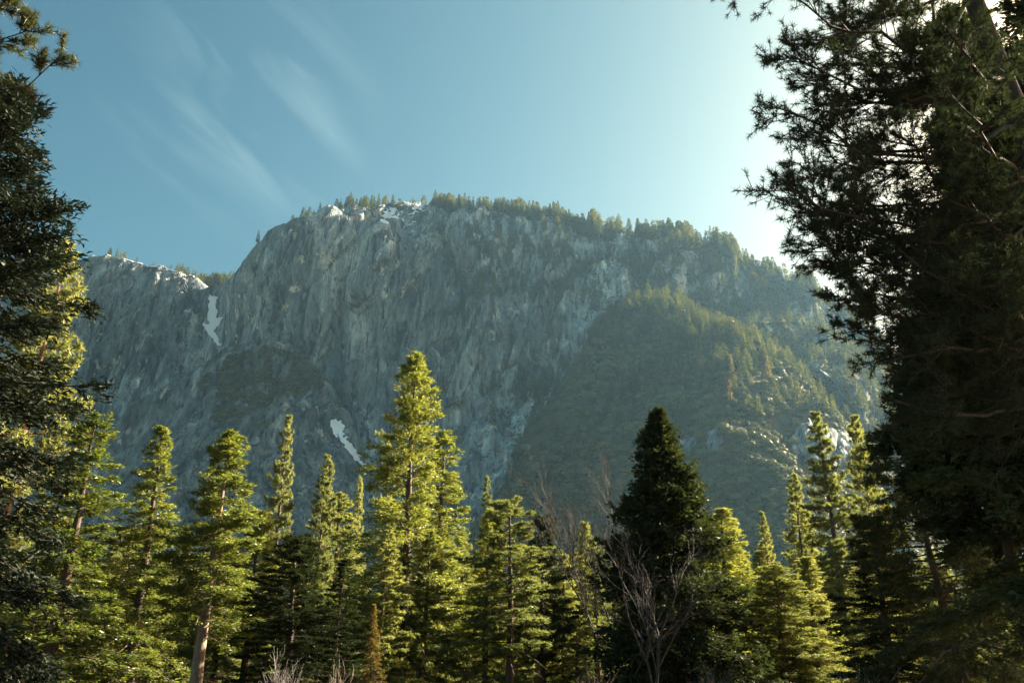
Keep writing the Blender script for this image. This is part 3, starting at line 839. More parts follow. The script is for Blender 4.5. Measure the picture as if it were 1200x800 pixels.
for _l, _os in _by.items():
    tell_apart(_os, [to_px(np.array(o.location))[0] for o in _os], [o.scale[2] for o in _os])
rest = far[NSINGLE:]
pos = np.array([f[0] for f in rest]) - (0, 0, .6)
scatter_object('distant_forest', FAR_MESH, pos, np.array([f[1] for f in rest]), rng.rand(len(rest)) * 6.28, rng.randint(0, 6, len(rest)), 'mass of small conifers covering the mountain top and shoulder', 1.05)
print('far conifers', len(far))

# brush: oaks and chaparral over the spurs, ledges and the buttress top
bp, bs = [], []
def add_bush(name, fn, lo, hi, skip=0):
    p = sample(name, fn, rng, skip)
    bp.append(p); bs.append((lo * .6 + (hi * 1.15 - lo * .6) * rng.rand(len(p)) ** 1.6))
near = lambda px, py: smooth01(py, 300, 340)
add_bush('wooded_ridge', lambda px, py, flat, P, v, T: .036 * np.clip(1.05 - 1.5 * T['rocky'][:-1, :-1], 0, 1) * (.15 + patch(P, 22)) * np.where((px > 500) & (py < 700), 1, 0), 3.6, 8.5, 8)
add_bush('brushy_ridge', lambda px, py, flat, P, v, T: .040 * np.clip(1.05 - 1.5 * T['rocky'][:-1, :-1], 0, 1) * (.15 + patch(P, 20)) * np.where((px > 500) & (py < 720), 1, 0), 3.2, 8.0, 8)
add_bush('far_ridge', lambda px, py, flat, P, v, T: .030 * (.2 + patch(P, 30)), 2.8, 6, 4)
add_bush('mountain', lambda px, py, flat, P, v, T: (.014 * smooth01(px, 690, 800) * smooth01(flat, .12, .4) * (1 + 1.5 * smooth01(px, 880, 960)) + .008 * smooth01(flat, .35, .6) * patch(P, 25) * box(px, py, 330, 720, 285, 560)) * np.where(v > 30, 1, 0), 1.8, 4.2)
add_bush('granite_buttress', lambda px, py, flat, P, v, T: (.026 * smooth01(T['veg'][:-1, :-1], .1, .5) + .003 * smooth01(flat, .4, .65) * patch(P, 20)) * np.where(v > 10, 1, 0), 2.6, 5.5)
bp = np.concatenate(bp); bs = np.concatenate(bs)
_ok = seen_mask(bp, bs, 60.0); bp, bs = bp[_ok], bs[_ok]
scatter_object('chaparral', BUSH_MESH, bp - (0, 0, .4), bs, rng.rand(len(bp)) * 6.28, rng.randint(0, 4, len(bp)), 'rounded brush and small oaks covering the spurs', 1.15)
print('bushes', len(bp))

# snow: sheets lying on the terrain
def in_poly(x, y, poly):
    inside = np.zeros(x.shape, bool)
    for a, b in zip(poly, np.roll(poly, -1, 0)):
        c = (a[1] > y) != (b[1] > y)
        xi = (b[0] - a[0]) * (y - a[1]) / (b[1] - a[1] + 1e-9) + a[0]
        inside ^= c & (x < xi)
    return inside
def snow_patch(px_poly, names, label, jitter=2.0, thick=1.6, flat_min=0.0):
    poly = np.array(px_poly, float)
    g = Geo()
    if flat_min == 0:                                      # a drift: one sheet over the gully floor
        x0, y0 = poly.min(0) - 4; x1, y1 = poly.max(0) + 4
        st = 2.5
        W, Hh = int((x1 - x0) / st) + 2, int((y1 - y0) / st) + 2
        zb = np.full((Hh, W), np.nan)
        for T in TERRAIN:
            x, y = T.setdefault('pp', to_px(T['P']))
            m = (x > x0) & (x < x1) & (y > y0) & (y < y1)
            i, j = ((y[m] - y0) / st).astype(int), ((x[m] - x0) / st).astype(int)
            zz = np.full((Hh, W), 9e9); np.minimum.at(zz, (i, j), T['P'][..., 1][m])
            zb = np.fmin(zb, np.where(zz > 1e9, np.nan, zz))
        for _ in range(6):                                 # fill small holes, then smooth
            p = np.pad(zb, 1, mode='edge')
            nb = np.nanmin(np.stack([p[a:a + Hh, b:b + W] for a in (0, 1, 2) for b in (0, 1, 2)]), 0)
            zb = np.where(np.isnan(zb), nb, zb)
        p = np.pad(zb, 1, mode='edge')
        zb = np.nanmedian(np.stack([p[a:a + Hh, b:b + W] for a in (0, 1, 2) for b in (0, 1, 2)]), 0)
        sub = .8
        gx, gy = np.meshgrid(np.arange(x0, x1, sub), np.arange(y0, y1, sub))
        fi, fj = np.clip((gy - y0) / st - .5, 0, Hh - 1.01), np.clip((gx - x0) / st - .5, 0, W - 1.01)
        i, j = fi.astype(int), fj.astype(int); u, v = fi - i, fj - j
        Y = (zb[i, j] * (1 - v) + zb[i, j + 1] * v) * (1 - u) + (zb[i + 1, j] * (1 - v) + zb[i + 1, j + 1] * v) * u - thick
        aa, bb = (gx - 600) / FPX, (400 - gy) / FPX
        k = Y / (CP - bb * SP)
        P = np.stack((aa * k, Y, EYE + k * (SP + bb * CP)), -1)
        wx = gx + (vnoise(gx / 3.1, gy / 3.1, gx * 0) - .5) * 2 * jitter
        wy = gy + (vnoise(gx / 3.1 + 9, gy / 3.1, gx * 0) - .5) * 2 * jitter
        ins = in_poly(wx, wy, poly)
        f = ins[:-1, :-1] & ins[1:, :-1] & ins[:-1, 1:] & ins[1:, 1:]
        idx = np.arange(gx.size).reshape(gx.shape)
        q = np.stack((idx[:-1, :-1], idx[:-1, 1:], idx[1:, 1:], idx[1:, :-1]), -1)[f]
        used, inv = np.unique(q, return_inverse=True)
        top = P.reshape(-1, 3)[used]
        g.add(top, q=inv.reshape(-1, 4))
        link('snow', g.mesh('snow', (M_SNOW,), True), kind='stuff', label=label)
        return
    for T in TERRAIN:
        if T['name'] not in names:
            continue
        P, N = T['P'], T['N']
        x, y = to_px(P)
        x = x + (vnoise(P[..., 0] / 6, P[..., 1] / 6, P[..., 2] / 6) - .5) * 2 * jitter
        y = y + (vnoise(P[..., 0] / 6 + 9, P[..., 1] / 6, P[..., 2] / 6) - .5) * 2 * jitter
        inside = in_poly(x, y, poly)
        inside &= np.abs(N[..., 2]) >= flat_min
        inside &= (N * (P - np.array((0, 0, EYE)))).sum(-1) < 0
        f = inside[:-1, :-1] & inside[1:, :-1] & inside[:-1, 1:] & inside[1:, 1:]
        q = T['q'].reshape(P.shape[0] - 1, P.shape[1] - 1, 4)[f]
        if len(q) == 0:
            continue
        used, inv = np.unique(q, return_inverse=True)
        vv = (P + N * thick - unit(P) * thick).reshape(-1, 3)[used]
        g.add(vv, q=inv.reshape(-1, 4))
    if g.n:
        link('snow', g.mesh('snow', (M_SNOW,), True), kind='stuff', label=label)
    else:
        print('no snow for', label)
snow_patch([(244, 346), (255, 346), (254, 360), (254, 371), (262, 372), (257, 382), (252, 388), (256, 396), (260, 406), (254, 405), (246, 393), (235, 381), (239, 377), (245, 380), (242, 370), (244, 358)],
           ('wooded_hill', 'cliff', 'mountain'), 'forked strip of snow in the gully beside the dark cliff', 1.7, 3.0)
snow_patch([(388, 490), (398, 491), (404, 502), (404, 510), (413, 520), (421, 532), (428, 547), (420, 542), (408, 529), (396, 513), (388, 500)], ('mountain', 'granite_buttress'), 'thin ribbon of snow at the foot of the granite wall', 2.6, 2.0)
snow_patch([(445, 236), (505, 236), (512, 262), (470, 268), (440, 262)], ('mountain',), 'patches of snow on ledges around the summit', 6, 1.2, .36)
snow_patch([(340, 255), (378, 255), (420, 268), (400, 276), (352, 270)], ('mountain',), 'thin snow streaks along the shoulder left of the summit', 5, .8, .60)
snow_patch([(118, 296), (235, 318), (236, 332), (200, 328), (118, 308)], ('cliff',), 'thin snow along the rim of the dark cliff', 4, .6, .6)


# ------------------------------------------------------------------ trees of the valley floor
def unit(v):
    return v / (np.linalg.norm(v, axis=-1, keepdims=True) + 1e-9)

def conifer_tree(seed, H, R, crown0=.12, nb=90, kind='cedar', leaf=.30, per=16, nbl=12, droop=.30, rise=.25, shape=.85, r0=None, wob=.15, dead=0, lean=(0, 0), sparse=0.0, lump=.45, fat=.36, blen=.30):
    """one conifer: (trunk Geo, crown Geo). Branches in spirals, side branchlets along each, leaves or needle tufts along those"""
    rng = np.random.RandomState(seed)
    K = 12
    tz = np.linspace(0, 1, K)
    r0 = r0 or .013 * H + .05
    tp = np.stack((np.cumsum(rng.normal(0, wob, K)) * .35 * tz + lean[0] * tz, np.cumsum(rng.normal(0, wob, K)) * .35 * tz + lean[1] * tz, tz * H), -1)
    wood = Geo()
    wood.tubes(tp, r0 * (1 - tz) ** .85 + .012, 8)
    i = np.arange(nb)
    t = crown0 + (1 - crown0) * ((i + rng.rand(nb)) / nb) ** .92
    t = np.clip(t, 0, .992)
    az = i * 2.39996 + rng.normal(0, .5, nb)
    prof = np.clip((1 - t) / (1 - crown0), 0, 1) ** shape * np.clip(.45 + (t - crown0) / .12, 0, 1)
    lump_ = 1 - lump + 2 * lump * vnoise(np.cos(az) * 1.3 + seed % 50 + 3, np.sin(az) * 1.3 + 3, t * 6)
    L = R * prof * lump_ * rng.uniform(.75, 1.12, nb) + .01 * R + .06
    keep = rng.rand(nb) > sparse
    t, az, L = t[keep], az[keep], L[keep]; nb = len(t)
    A = np.stack([np.interp(t, tz, tp[:, k]) for k in range(3)], -1)
    dh = np.stack((np.cos(az), np.sin(az), 0 * az), -1)
    e0 = rise * (t - .35) * 2.2 + rng.normal(0, .20, nb)          # top branches rise, low ones hang
    dr = droop * rng.uniform(.6, 1.4, nb) * (1.15 - t)
    def axis(b, s):
        zz = e0[b] * s - dr[b] * s * s + .45 * dr[b] * s ** 4
        return A[b] + (dh[b] * s[..., None] + np.stack((0 * zz, 0 * zz, zz), -1)) * L[b][..., None]
    S = np.linspace(0, 1, 6)
    bb = np.repeat(np.arange(nb)[:, None], 6, 1); ss = np.repeat(S[None], nb, 0)
    wood.tubes(axis(bb, ss), (.010 + .016 * L[:, None]) * (1 - .85 * S[None]), 3)
    crown = Geo()
    cnt = np.maximum(3, (nbl * (L / (R * .6)) ** 1.0 * rng.uniform(.7, 1.2, nb))).astype(int)
    b = np.repeat(np.arange(nb), cnt); n = len(b)
    s = 1 - rng.rand(n) ** 1.25 * .86
    base = axis(b, s)
    tan = unit(axis(b, np.minimum(s + .05, 1.05)) - axis(b, s - .02))
    side = unit(np.cross(tan, np.array((0, 0, 1.0)))) * np.where(rng.rand(n) < .5, -1, 1)[:, None]
    bl = (blen * L[b] * (1.15 - s) + .10 * R * rng.uniform(.5, 1.2, n) * np.minimum(1, .12 + 2.2 * L[b] / R)) * rng.uniform(.6, 1.2, n)
    bd = unit(tan * rng.uniform(.4, 1.0, (n, 1)) + side * rng.uniform(.2, 1.0, (n, 1)) + np.array((0, 0, -1.0)) * (droop * .9 - .25) * rng.uniform(.2, 1.2, (n, 1)) + rng.normal(0, .18, (n, 3)))
    if kind == 'cedar':
        m = per
        u = (np.arange(m)[None] + rng.rand(n, m)) / m
        sag = -(.20 * droop) * u ** 2 * bl[:, None]
        c = base[:, None] + bd[:, None] * (bl[:, None] * u)[..., None]
        c[..., 2] += sag
        c += rng.normal(0, .16 * leaf / .3, c.shape)
        sgn = np.where(rng.rand(n, m) < .5, -1.0, 1.0)[..., None]
        sd = unit(np.cross(bd, np.array((0, 0, 1.0))))
        d = bd[:, None] * .8 + sd[:, None] * sgn * rng.uniform(.2, .9, (n, m, 1)) + rng.normal(0, .25, (n, m, 3)) + np.array((0, 0, .10))
        nr = np.array((0, 0, .7)) + rng.normal(0, .65, (n, m, 3))
        ln = leaf * rng.uniform(.55, 1.25, n * m) * (1.1 - .35 * u.ravel())
        crown.scales(c.reshape(-1, 3), d.reshape(-1, 3), nr.reshape(-1, 3), ln * 1.3, ln * fat * 2.0)
    else:
        m = per                                               # needles for a tuft
        nt = 2
        u = np.stack((rng.uniform(.35, .75, n), np.ones(n)), 1)
        c = base[:, None] + bd[:, None] * (bl[:, None] * u)[..., None]
        c[..., 2] += .10 * u ** 2 * bl[:, None]
        c = c.reshape(-1, 3); ax = np.repeat(bd, nt, 0)
        d = unit(rng.normal(size=(len(c), m, 3)) + ax[:, None] * .75 + np.array((0, 0, .35)))
        cc = np.repeat(c, m, 0) + d.reshape(-1, 3) * .02
        crown.needles(cc, d.reshape(-1, 3), leaf * 1.2 * rng.uniform(.7, 1.2, len(cc)), np.full(len(cc), leaf * fat * 1.7))
    # the leader
    nl = 60 if kind == 'cedar' else 90
    hl = rng.uniform(.955, 1.0, nl)
    cl = np.stack([np.interp(hl, tz, tp[:, k]) for k in range(3)], -1)
    dl = unit(rng.normal(0, .55, (nl, 3)) + np.array((0, 0, .9)))
    if kind == 'cedar':
        crown.scales(cl, dl, rng.normal(size=(nl, 3)), np.full(nl, leaf * 1.3) * (1.5 - (hl - .955) * 14), np.full(nl, leaf * fat * 1.4))
    else:
        crown.needles(cl, dl, np.full(nl, leaf * 1.2), np.full(nl, leaf * fat * 1.7))
    if nb and kind != 'none':
        K2 = 3
        u2 = np.linspace(0, 1, K2)
        pick = rng.rand(n) < .25
        pts = base[pick][:, None] + bd[pick][:, None] * (bl[pick][:, None] * u2)[..., None]
        wood.tubes(pts, np.repeat(np.array([[.012, .008, .004]]), pick.sum(), 0) * (leaf / .3 + .3), 3)
    if dead:
        td = rng.uniform(.03, crown0 + .25, dead); azd = rng.rand(dead) * 6.28
        Ld = R * rng.uniform(.25, .8, dead)
        Ad = np.stack([np.interp(td, tz, tp[:, k]) for k in range(3)], -1)
        S4 = np.linspace(0, 1, 5)
        pts = Ad[:, None] + np.stack((np.cos(azd)[:, None] * S4, np.sin(azd)[:, None] * S4, -.55 * S4 ** 2 + rng.normal(0, .25, (dead, 1)) * S4), -1) * Ld[:, None, None]
        pts[:, 1:] += rng.normal(0, .06, (dead, 4, 3))
        wood.tubes(pts, .05 * (1 - .8 * S4)[None] * np.ones((dead, 1)), 4, 1)
    return wood, crown

def plant(name, label, base, wood_me, crown_me, group=None, scale=1.0, rotz=0.0, tilt=(0, 0)):
    root = link(name, None, None, label, 'tree', group)
    root.location = base
    root.empty_display_size = .5
    root.rotation_euler = (tilt[0], tilt[1], rotz)
    root.scale = (scale,) * 3 if not isinstance(scale, tuple) else scale
    link('trunk', wood_me, root)
    if crown_me is not None:
        link('crown', crown_me, root)
    return root

def top_to_base(px, py, Y):
    p = at(px, py, Y)
    return (p[0], p[1], 0.0), p[2]

def tree_at(name, label, px, py, Y, halfw, seed, kind='cedar', mat=None, bark=None, group=None, tilt=0.0, **kw):
    """conifer with its tip at photo direction (px, py) and distance Y; halfw: crown half width in metres"""
    base, H = top_to_base(px, py, Y)
    w, c = conifer_tree(seed, H, halfw, kind=kind, **kw)
    root = plant(name, label, base, w.mesh('trunk', (bark or M_BARK, M_DEADWOOD), True), c.mesh('crown', (mat or M_CEDAR,)), group)
    if tilt:
        root.rotation_euler = (0, tilt, 0)
        root.location = (base[0] - math.sin(tilt) * H, base[1], 0)
    return root


LIB = {}
def lib_tree(kind, v):
    """shared shapes, 24 m tall with a 3.5 m crown radius"""
    if (kind, v) not in LIB:
        if kind == 'cedar':
            w, c = conifer_tree(700 + v, 24, 3.5, crown0=(.06, .12, .10, .30, .08)[v], nb=230, nbl=(11, 11, 12, 11, 12)[v], sparse=(.12, .18, .05, .12, 0)[v], per=28, leaf=.185, fat=.33, droop=(.42, .5, .36, .4, .3)[v],
                                shape=(.78, .62, .9, .66, .5)[v], lump=(.6, .7, .45, .6, .45)[v], dead=(10, 22, 8, 26, 8)[v], rise=.35)
        else:
            w, c = conifer_tree(800 + v, 24, 3.5, kind='pine', crown0=(.12, .2, .08, .28)[v], nb=125, nbl=(19, 19, 18, 20)[v], per=17, leaf=.26, fat=.15, droop=(.2, .16, .2, .28)[v],
                                shape=(.75, .62, .85, .42)[v], lump=(.45, .4, .45, .6)[v], dead=(8, 10, 4, 26)[v], rise=.35, sparse=(0, 0, 0, .12)[v])
        LIB[kind, v] = (w, c)
    return LIB[kind, v]
MESHES = {}
def lib_mesh(kind, v, mat, bark):
    key = (kind, v, mat.name, bark.name)
    if key not in MESHES:
        w, c = lib_tree(kind, v)
        me = MESHES.get((kind, v))
        if me is None:
            me = MESHES[kind, v] = (w.mesh('trunk', (bark, M_DEADWOOD), True), c.mesh('crown', (mat,)))
        MESHES[key] = me
    return MESHES[key]

def lib_at(name, label, px, py, Y, halfw, kind, v, mat=None, bark=None, group=None, turn=0.0):
    base, H = top_to_base(px, py, Y)
    mat = mat or (M_CEDAR if kind == 'cedar' else M_PINE); bark = bark or M_BARK
    wm, cm = lib_mesh(kind, v, mat, bark)
    root = plant(name, label, base, wm, cm, group, (halfw / 3.5, halfw / 3.5, H / 24), turn)
    for ch, m in ((next(c for c in root.children if c.name.startswith('trunk')), bark), (next(c for c in root.children if c.name.startswith('crown')), mat)):
        ch.material_slots[0].link = 'OBJECT'; ch.material_slots[0].material = m
    return root

# --- sunlit trees along the clearing, left to right
lib_at('pine_tree', 'bright yellow-green pine behind the dark fir, left of the cliff', 78, 284, 58, 4.4, 'pine', 1, bark=M_REDBARK, turn=.4)
lib_at('cedar_tree', 'bushy green cedar beside the dark fir with pale bare twigs', 112, 488, 52, 4.3, 'cedar', 1, turn=2.0)
lib_at('cedar_tree', 'green cedar with drooping sprays and an open, ragged top', 198, 500, 56, 3.7, 'cedar', 0, turn=1.0)
lib_at('cedar_tree', 'golden-green cedar with a bare pale lower trunk', 268, 506, 48, 3.5, 'cedar', 3, bark=M_DEADWOOD, turn=.3)
lib_at('pine_tree', 'slender pointed pine rising behind the golden-green cedar', 340, 489, 84, 2.6, 'pine', 0, turn=1.0)
lib_at('pine_tree', 'pale pine with a blunt tip between the slender pine and tallest conifer', 384, 534, 84, 2.6, 'pine', 1, turn=2.2)
lib_at('pine_tree', 'small pine tip peeking out at the side of the tallest conifer', 423, 558, 100, 2.4, 'pine', 2, turn=3.0)
tree_at('conifer', 'tallest sunlit conifer in the middle with a long visible trunk', 487, 413, 70, 6.0, 108, crown0=.15, sparse=.26, nb=340, nbl=14, droop=.42, shape=.82, dead=16, lump=.65, leaf=.22, per=28, fat=.33, rise=.45)
lib_at('conifer', 'conifer with a thin straight trunk right behind the tallest one', 519, 505, 76, 4.7, 'cedar', 1, turn=4.0)
lib_at('pine_tree', 'small pointed pine just right of the tallest conifer', 570, 558, 95, 2.2, 'pine', 2, turn=1.2)
lib_at('pine_tree', 'round-topped pine on a dark leaning trunk with sparse boughs', 598, 587, 58, 3.0, 'pine', 3, turn=.2)
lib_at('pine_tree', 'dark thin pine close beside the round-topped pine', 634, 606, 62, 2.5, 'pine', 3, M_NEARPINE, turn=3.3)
lib_at('cedar_tree', 'very thin young cedar in the gap left of the bare tree', 657, 645, 85, 1.5, 'cedar', 2, turn=.6)
lib_at('cedar_tree', 'pointed cedar with lit tip standing behind the bare branches', 683, 611, 74, 3.2, 'cedar', 2, turn=2.4)
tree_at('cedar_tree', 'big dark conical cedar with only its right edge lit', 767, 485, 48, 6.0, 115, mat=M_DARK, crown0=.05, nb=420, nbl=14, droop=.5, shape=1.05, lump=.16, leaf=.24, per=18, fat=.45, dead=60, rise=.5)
lib_at('cedar_tree', 'sunlit cedar showing behind the shoulder of the dark conical cedar', 838, 597, 62, 4.0, 'cedar', 0, turn=3.6)
lib_at('pine_tree', 'short pale pine alone in front of the brushy slope', 893, 599, 98, 2.5, 'pine', 2, turn=2.0)
lib_at('pine_tree', 'pale pine half hidden left of the tall pointed pair', 926, 556, 92, 3.3, 'pine', 0, turn=2.6)
lib_at('pine_tree', 'tall pointed pine with a dark trunk under the lit ridge', 957, 482, 84, 4.2, 'pine', 0, turn=4.2)
lib_at('pine_tree', 'second tall pine close beside the tall pointed pine', 1001, 488, 88, 3.2, 'pine', 1, turn=5.0)
lib_at('cedar_tree', 'bushy sunlit cedar low beside the dark conical cedar', 906, 664, 50, 3.0, 'cedar', 4, M_PINE, turn=.7)
lib_at('cedar_tree', 'bushy sunlit cedar with pointed tip beside the small dark cedar', 941, 652, 52, 3.2, 'cedar', 2, M_PINE, turn=1.9)
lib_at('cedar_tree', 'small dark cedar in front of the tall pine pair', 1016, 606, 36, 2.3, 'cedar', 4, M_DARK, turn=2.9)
tree_at('pine_tree', 'leaning pine with long dark trunk below the overhanging boughs', 1052, 500, 32, 3.3, 124, 'pine', M_SPRIG, nb=100, nbl=20, per=16, leaf=.22, fat=.09, crown0=.12, droop=.35, shape=.45, dead=20, tilt=-.08)
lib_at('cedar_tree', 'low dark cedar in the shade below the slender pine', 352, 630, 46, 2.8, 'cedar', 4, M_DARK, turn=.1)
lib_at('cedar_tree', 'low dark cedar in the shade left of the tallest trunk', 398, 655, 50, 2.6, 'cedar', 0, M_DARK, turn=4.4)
lib_at('young_cedar', 'young cedar with rusty orange tips at the foot of the tallest trunk', 440, 708, 44, .9, 'cedar', 2, M_RUST, turn=5.1)
lib_at('young_pine', 'young bright pine in the gap below the bare tree', 674, 728, 60, 1.6, 'pine', 2, turn=.9)

rng = np.random.RandomState(77)
bgspots = []
for k in range(92):
    px = -60 + 1320 * (k + rng.rand()) / 92
    Y = rng.uniform(95, 190)
    topy = 652 + rng.normal(0, 30) + (20 if 430 < px < 760 else 0)
    bgspots.append((px, topy, Y))
for k in range(34):
    bgspots.append((20 + 1030 * (k + rng.rand()) / 34, 640 + rng.normal(0, 26), rng.uniform(60, 92)))
for k, (px, topy, Y) in enumerate(bgspots):
    base, H = top_to_base(px, topy, Y)
    kind = 'cedar' if rng.rand() < .6 else 'pine'
    zone = int(np.digitize(px, (60, 180, 300, 430, 560, 660, 780, 900, 1040)))
    where = ('behind the dark fir', 'behind the bushy green cedar', 'behind the bare-trunked cedar', 'behind the low dark cedars', 'behind the tallest conifer', 'behind the leaning round-topped pine',
             'behind the leafless trees', 'behind the dark conical cedar', 'behind the two bushy sunlit cedars', 'behind the leaning pine')[zone]
    dk = rng.randint(3)
    lib_at(kind + '_tree', ('pale cedar' if dk == 2 and kind == 'cedar' else 'green cedar' if kind == 'cedar' else 'pale pine') + ' in the wood ' + where, px, topy, Y, H * rng.uniform(.15, .2) + .6, kind, rng.randint(0, 4), (M_CEDAR, M_CEDAR, M_PINE)[dk] if kind == 'cedar' else None,
           None, 'trees of the wood behind the clearing', rng.rand() * 6.28)

_by = {}
for o in list(COL.objects):
    if o.get('group') == 'trees of the wood behind the clearing':
        _by.setdefault(o['label'], []).append(o)
for _l, _os in _by.items():
    tell_apart(_os, [to_px(np.array(o.location))[0] for o in _os], [o.scale[2] / o.location[1] for o in _os], ('low', 'mid-sized', 'tall'), ('on the left', 'left of centre', 'in between', 'right of centre', 'on the right'))

# --- bare tree in front of the dark cedar
def bare_tree(seed, H, spread, nstem=3, depth=5):
    rng = np.random.RandomState(seed)
    g = Geo()
    p = np.zeros((nstem, 3)); p[:, :2] = rng.normal(0, .12, (nstem, 2))
    d = unit(np.stack((rng.uniform(-.13, .13, nstem), rng.uniform(-.13, .13, nstem), np.ones(nstem)), -1))
    ln = np.full(nstem, H * .36) * rng.uniform(.8, 1.1, nstem)
    r = np.full(nstem, .0075 * H) * rng.uniform(.6, 1.1, nstem)
    for lev in range(depth):
        K = 6
        u = np.linspace(0, 1, K)
        bend = rng.normal(0, .16, (len(p), 3)); bend[:, 2] = np.abs(bend[:, 2]) * (.6 if lev < 3 else .2)
        pts = p[:, None] + (d[:, None] * u[:, None] + bend[:, None] * (u ** 2)[:, None]) * ln[:, None, None]
        pts[:, 1:] += rng.normal(0, .012, (len(p), K - 1, 3)) * ln[:, None, None]
        g.tubes(pts, r[:, None] * (1 - .45 * u)[None], 6 if lev < 2 else 3)
        nc = (5, 6, 6, 5, 4, 3)[lev]
        if lev == depth - 1:
            break
        n = len(p) * nc
        b = np.repeat(np.arange(len(p)), nc)
        uu = np.where(np.tile(np.arange(nc) == 0, len(p)), 1.0, rng.uniform(.25 if lev else .45, .98, n))
        f = uu * (K - 1); i0 = np.minimum(f.astype(int), K - 2); fr = (f - i0)[:, None]
        np_ = pts[b, i0] * (1 - fr) + pts[b, i0 + 1] * fr
        end = unit(pts[b, -1] - pts[b, -2])
        d = unit(end + rng.normal(0, spread, (n, 3)) + np.array((0, 0, .22)))
        ln = ln[b] * rng.uniform(.45, .72, n)
        r = np.maximum(r[b] * rng.uniform(.34, .56, n), .006)
        p = np_
    return g
base, H = top_to_base(702, 512, 53)
def fit_height(g, H, wide=1.0):
    top = max(v[:, 2].max() for v in g.v)
    for v in g.v:
        v *= np.array((wide * H / top, wide * H / top, H / top), np.float32)
    return g
bt = link('bare_tree', None, None, 'leafless grey-brown tree with a fan of fine twigs before the dark cedar', 'tree'); bt.location = base
link('trunk', fit_height(bare_tree(301, H, .34, 3), H, .85).mesh('trunk', (M_TWIG,), True), bt)
base, H = top_to_base(752, 590, 38)
bt = link('bare_tree', None, None, 'pale leafless tree with forked limbs crossing the dark conical cedar', 'tree'); bt.location = base
link('trunk', fit_height(bare_tree(302, H, .45, 2, 4), H).mesh('trunk', (M_TWIG,), True), bt)

# --- leafless shrubs at the bottom edge
sh = [bare_tree(311 + k, 3.2, .5, 9, 3).mesh('stems', (M_GREYBARK if k else M_DEADWOOD,)) for k in range(3)]
for k, (px, Y, sc, lab) in enumerate(((40, 36, 1.2, 'bare tangled shrub below the dark fir'), (135, 34, 1.0, 'leafless shrub beneath the green cedars'), (330, 34, 1.3, 'pale leafless shrub between the bare cedar trunk and dark cedars'),
                                      (395, 36, 1.2, 'leafless shrub under the low dark cedars'), (440, 33, 1.0, 'pale leafless shrub by the tallest trunk'), (560, 40, 1.1, 'leafless shrub in shade near the leaning pine trunk'),
                                      (690, 38, 1.2, 'leafless shrub at the foot of the bare tree'), (840, 36, 1.2, 'leafless shrub below the dark conical cedar'), (1010, 30, 1.1, 'leafless shrub under the small dark cedar'))):
    p = at(px, 814, Y)
    o = link('bare_shrub', None, None, lab, 'shrub', 'leafless shrubs along the lower edge'); o.location = (p[0], p[1], 0); o.scale = (sc,) * 3; o.rotation_euler = (0, 0, k * 1.7)
    link('stems', sh[k % 3], o)

# --- tall trees further right, behind the dark cedars; they keep the near trees in shade
for k, (x, Y, H, lab) in enumerate(((26, 41, 36, 'tall conifer behind the dark cedars, closest to the leaning pine'), (30, 47, 39, 'tall conifer deep behind the dense dark cedar'), (22, 33, 33, 'tall conifer just behind the dense dark cedar'),
                                    (35, 47, 41, 'tallest conifer at the far right edge behind the dark cedars'), (20, 24, 30, 'shaded conifer next to the large dark pine'))):
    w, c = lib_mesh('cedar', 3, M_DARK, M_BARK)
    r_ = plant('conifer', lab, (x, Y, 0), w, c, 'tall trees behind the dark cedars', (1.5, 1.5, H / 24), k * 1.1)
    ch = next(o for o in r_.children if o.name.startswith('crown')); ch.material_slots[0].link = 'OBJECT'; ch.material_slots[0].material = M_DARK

# --- near dark fir on the left
tree_at('fir_tree', 'tall dark shaded fir with drooping sprays at the left edge', 14, 102, 24, 6.0, 401, mat=M_FIR, crown0=.05, nb=240, nbl=28, droop=.6, shape=.74, lump=.4, leaf=.21, per=22, fat=.26, rise=.5, blen=.24, wob=.08, r0=.3)

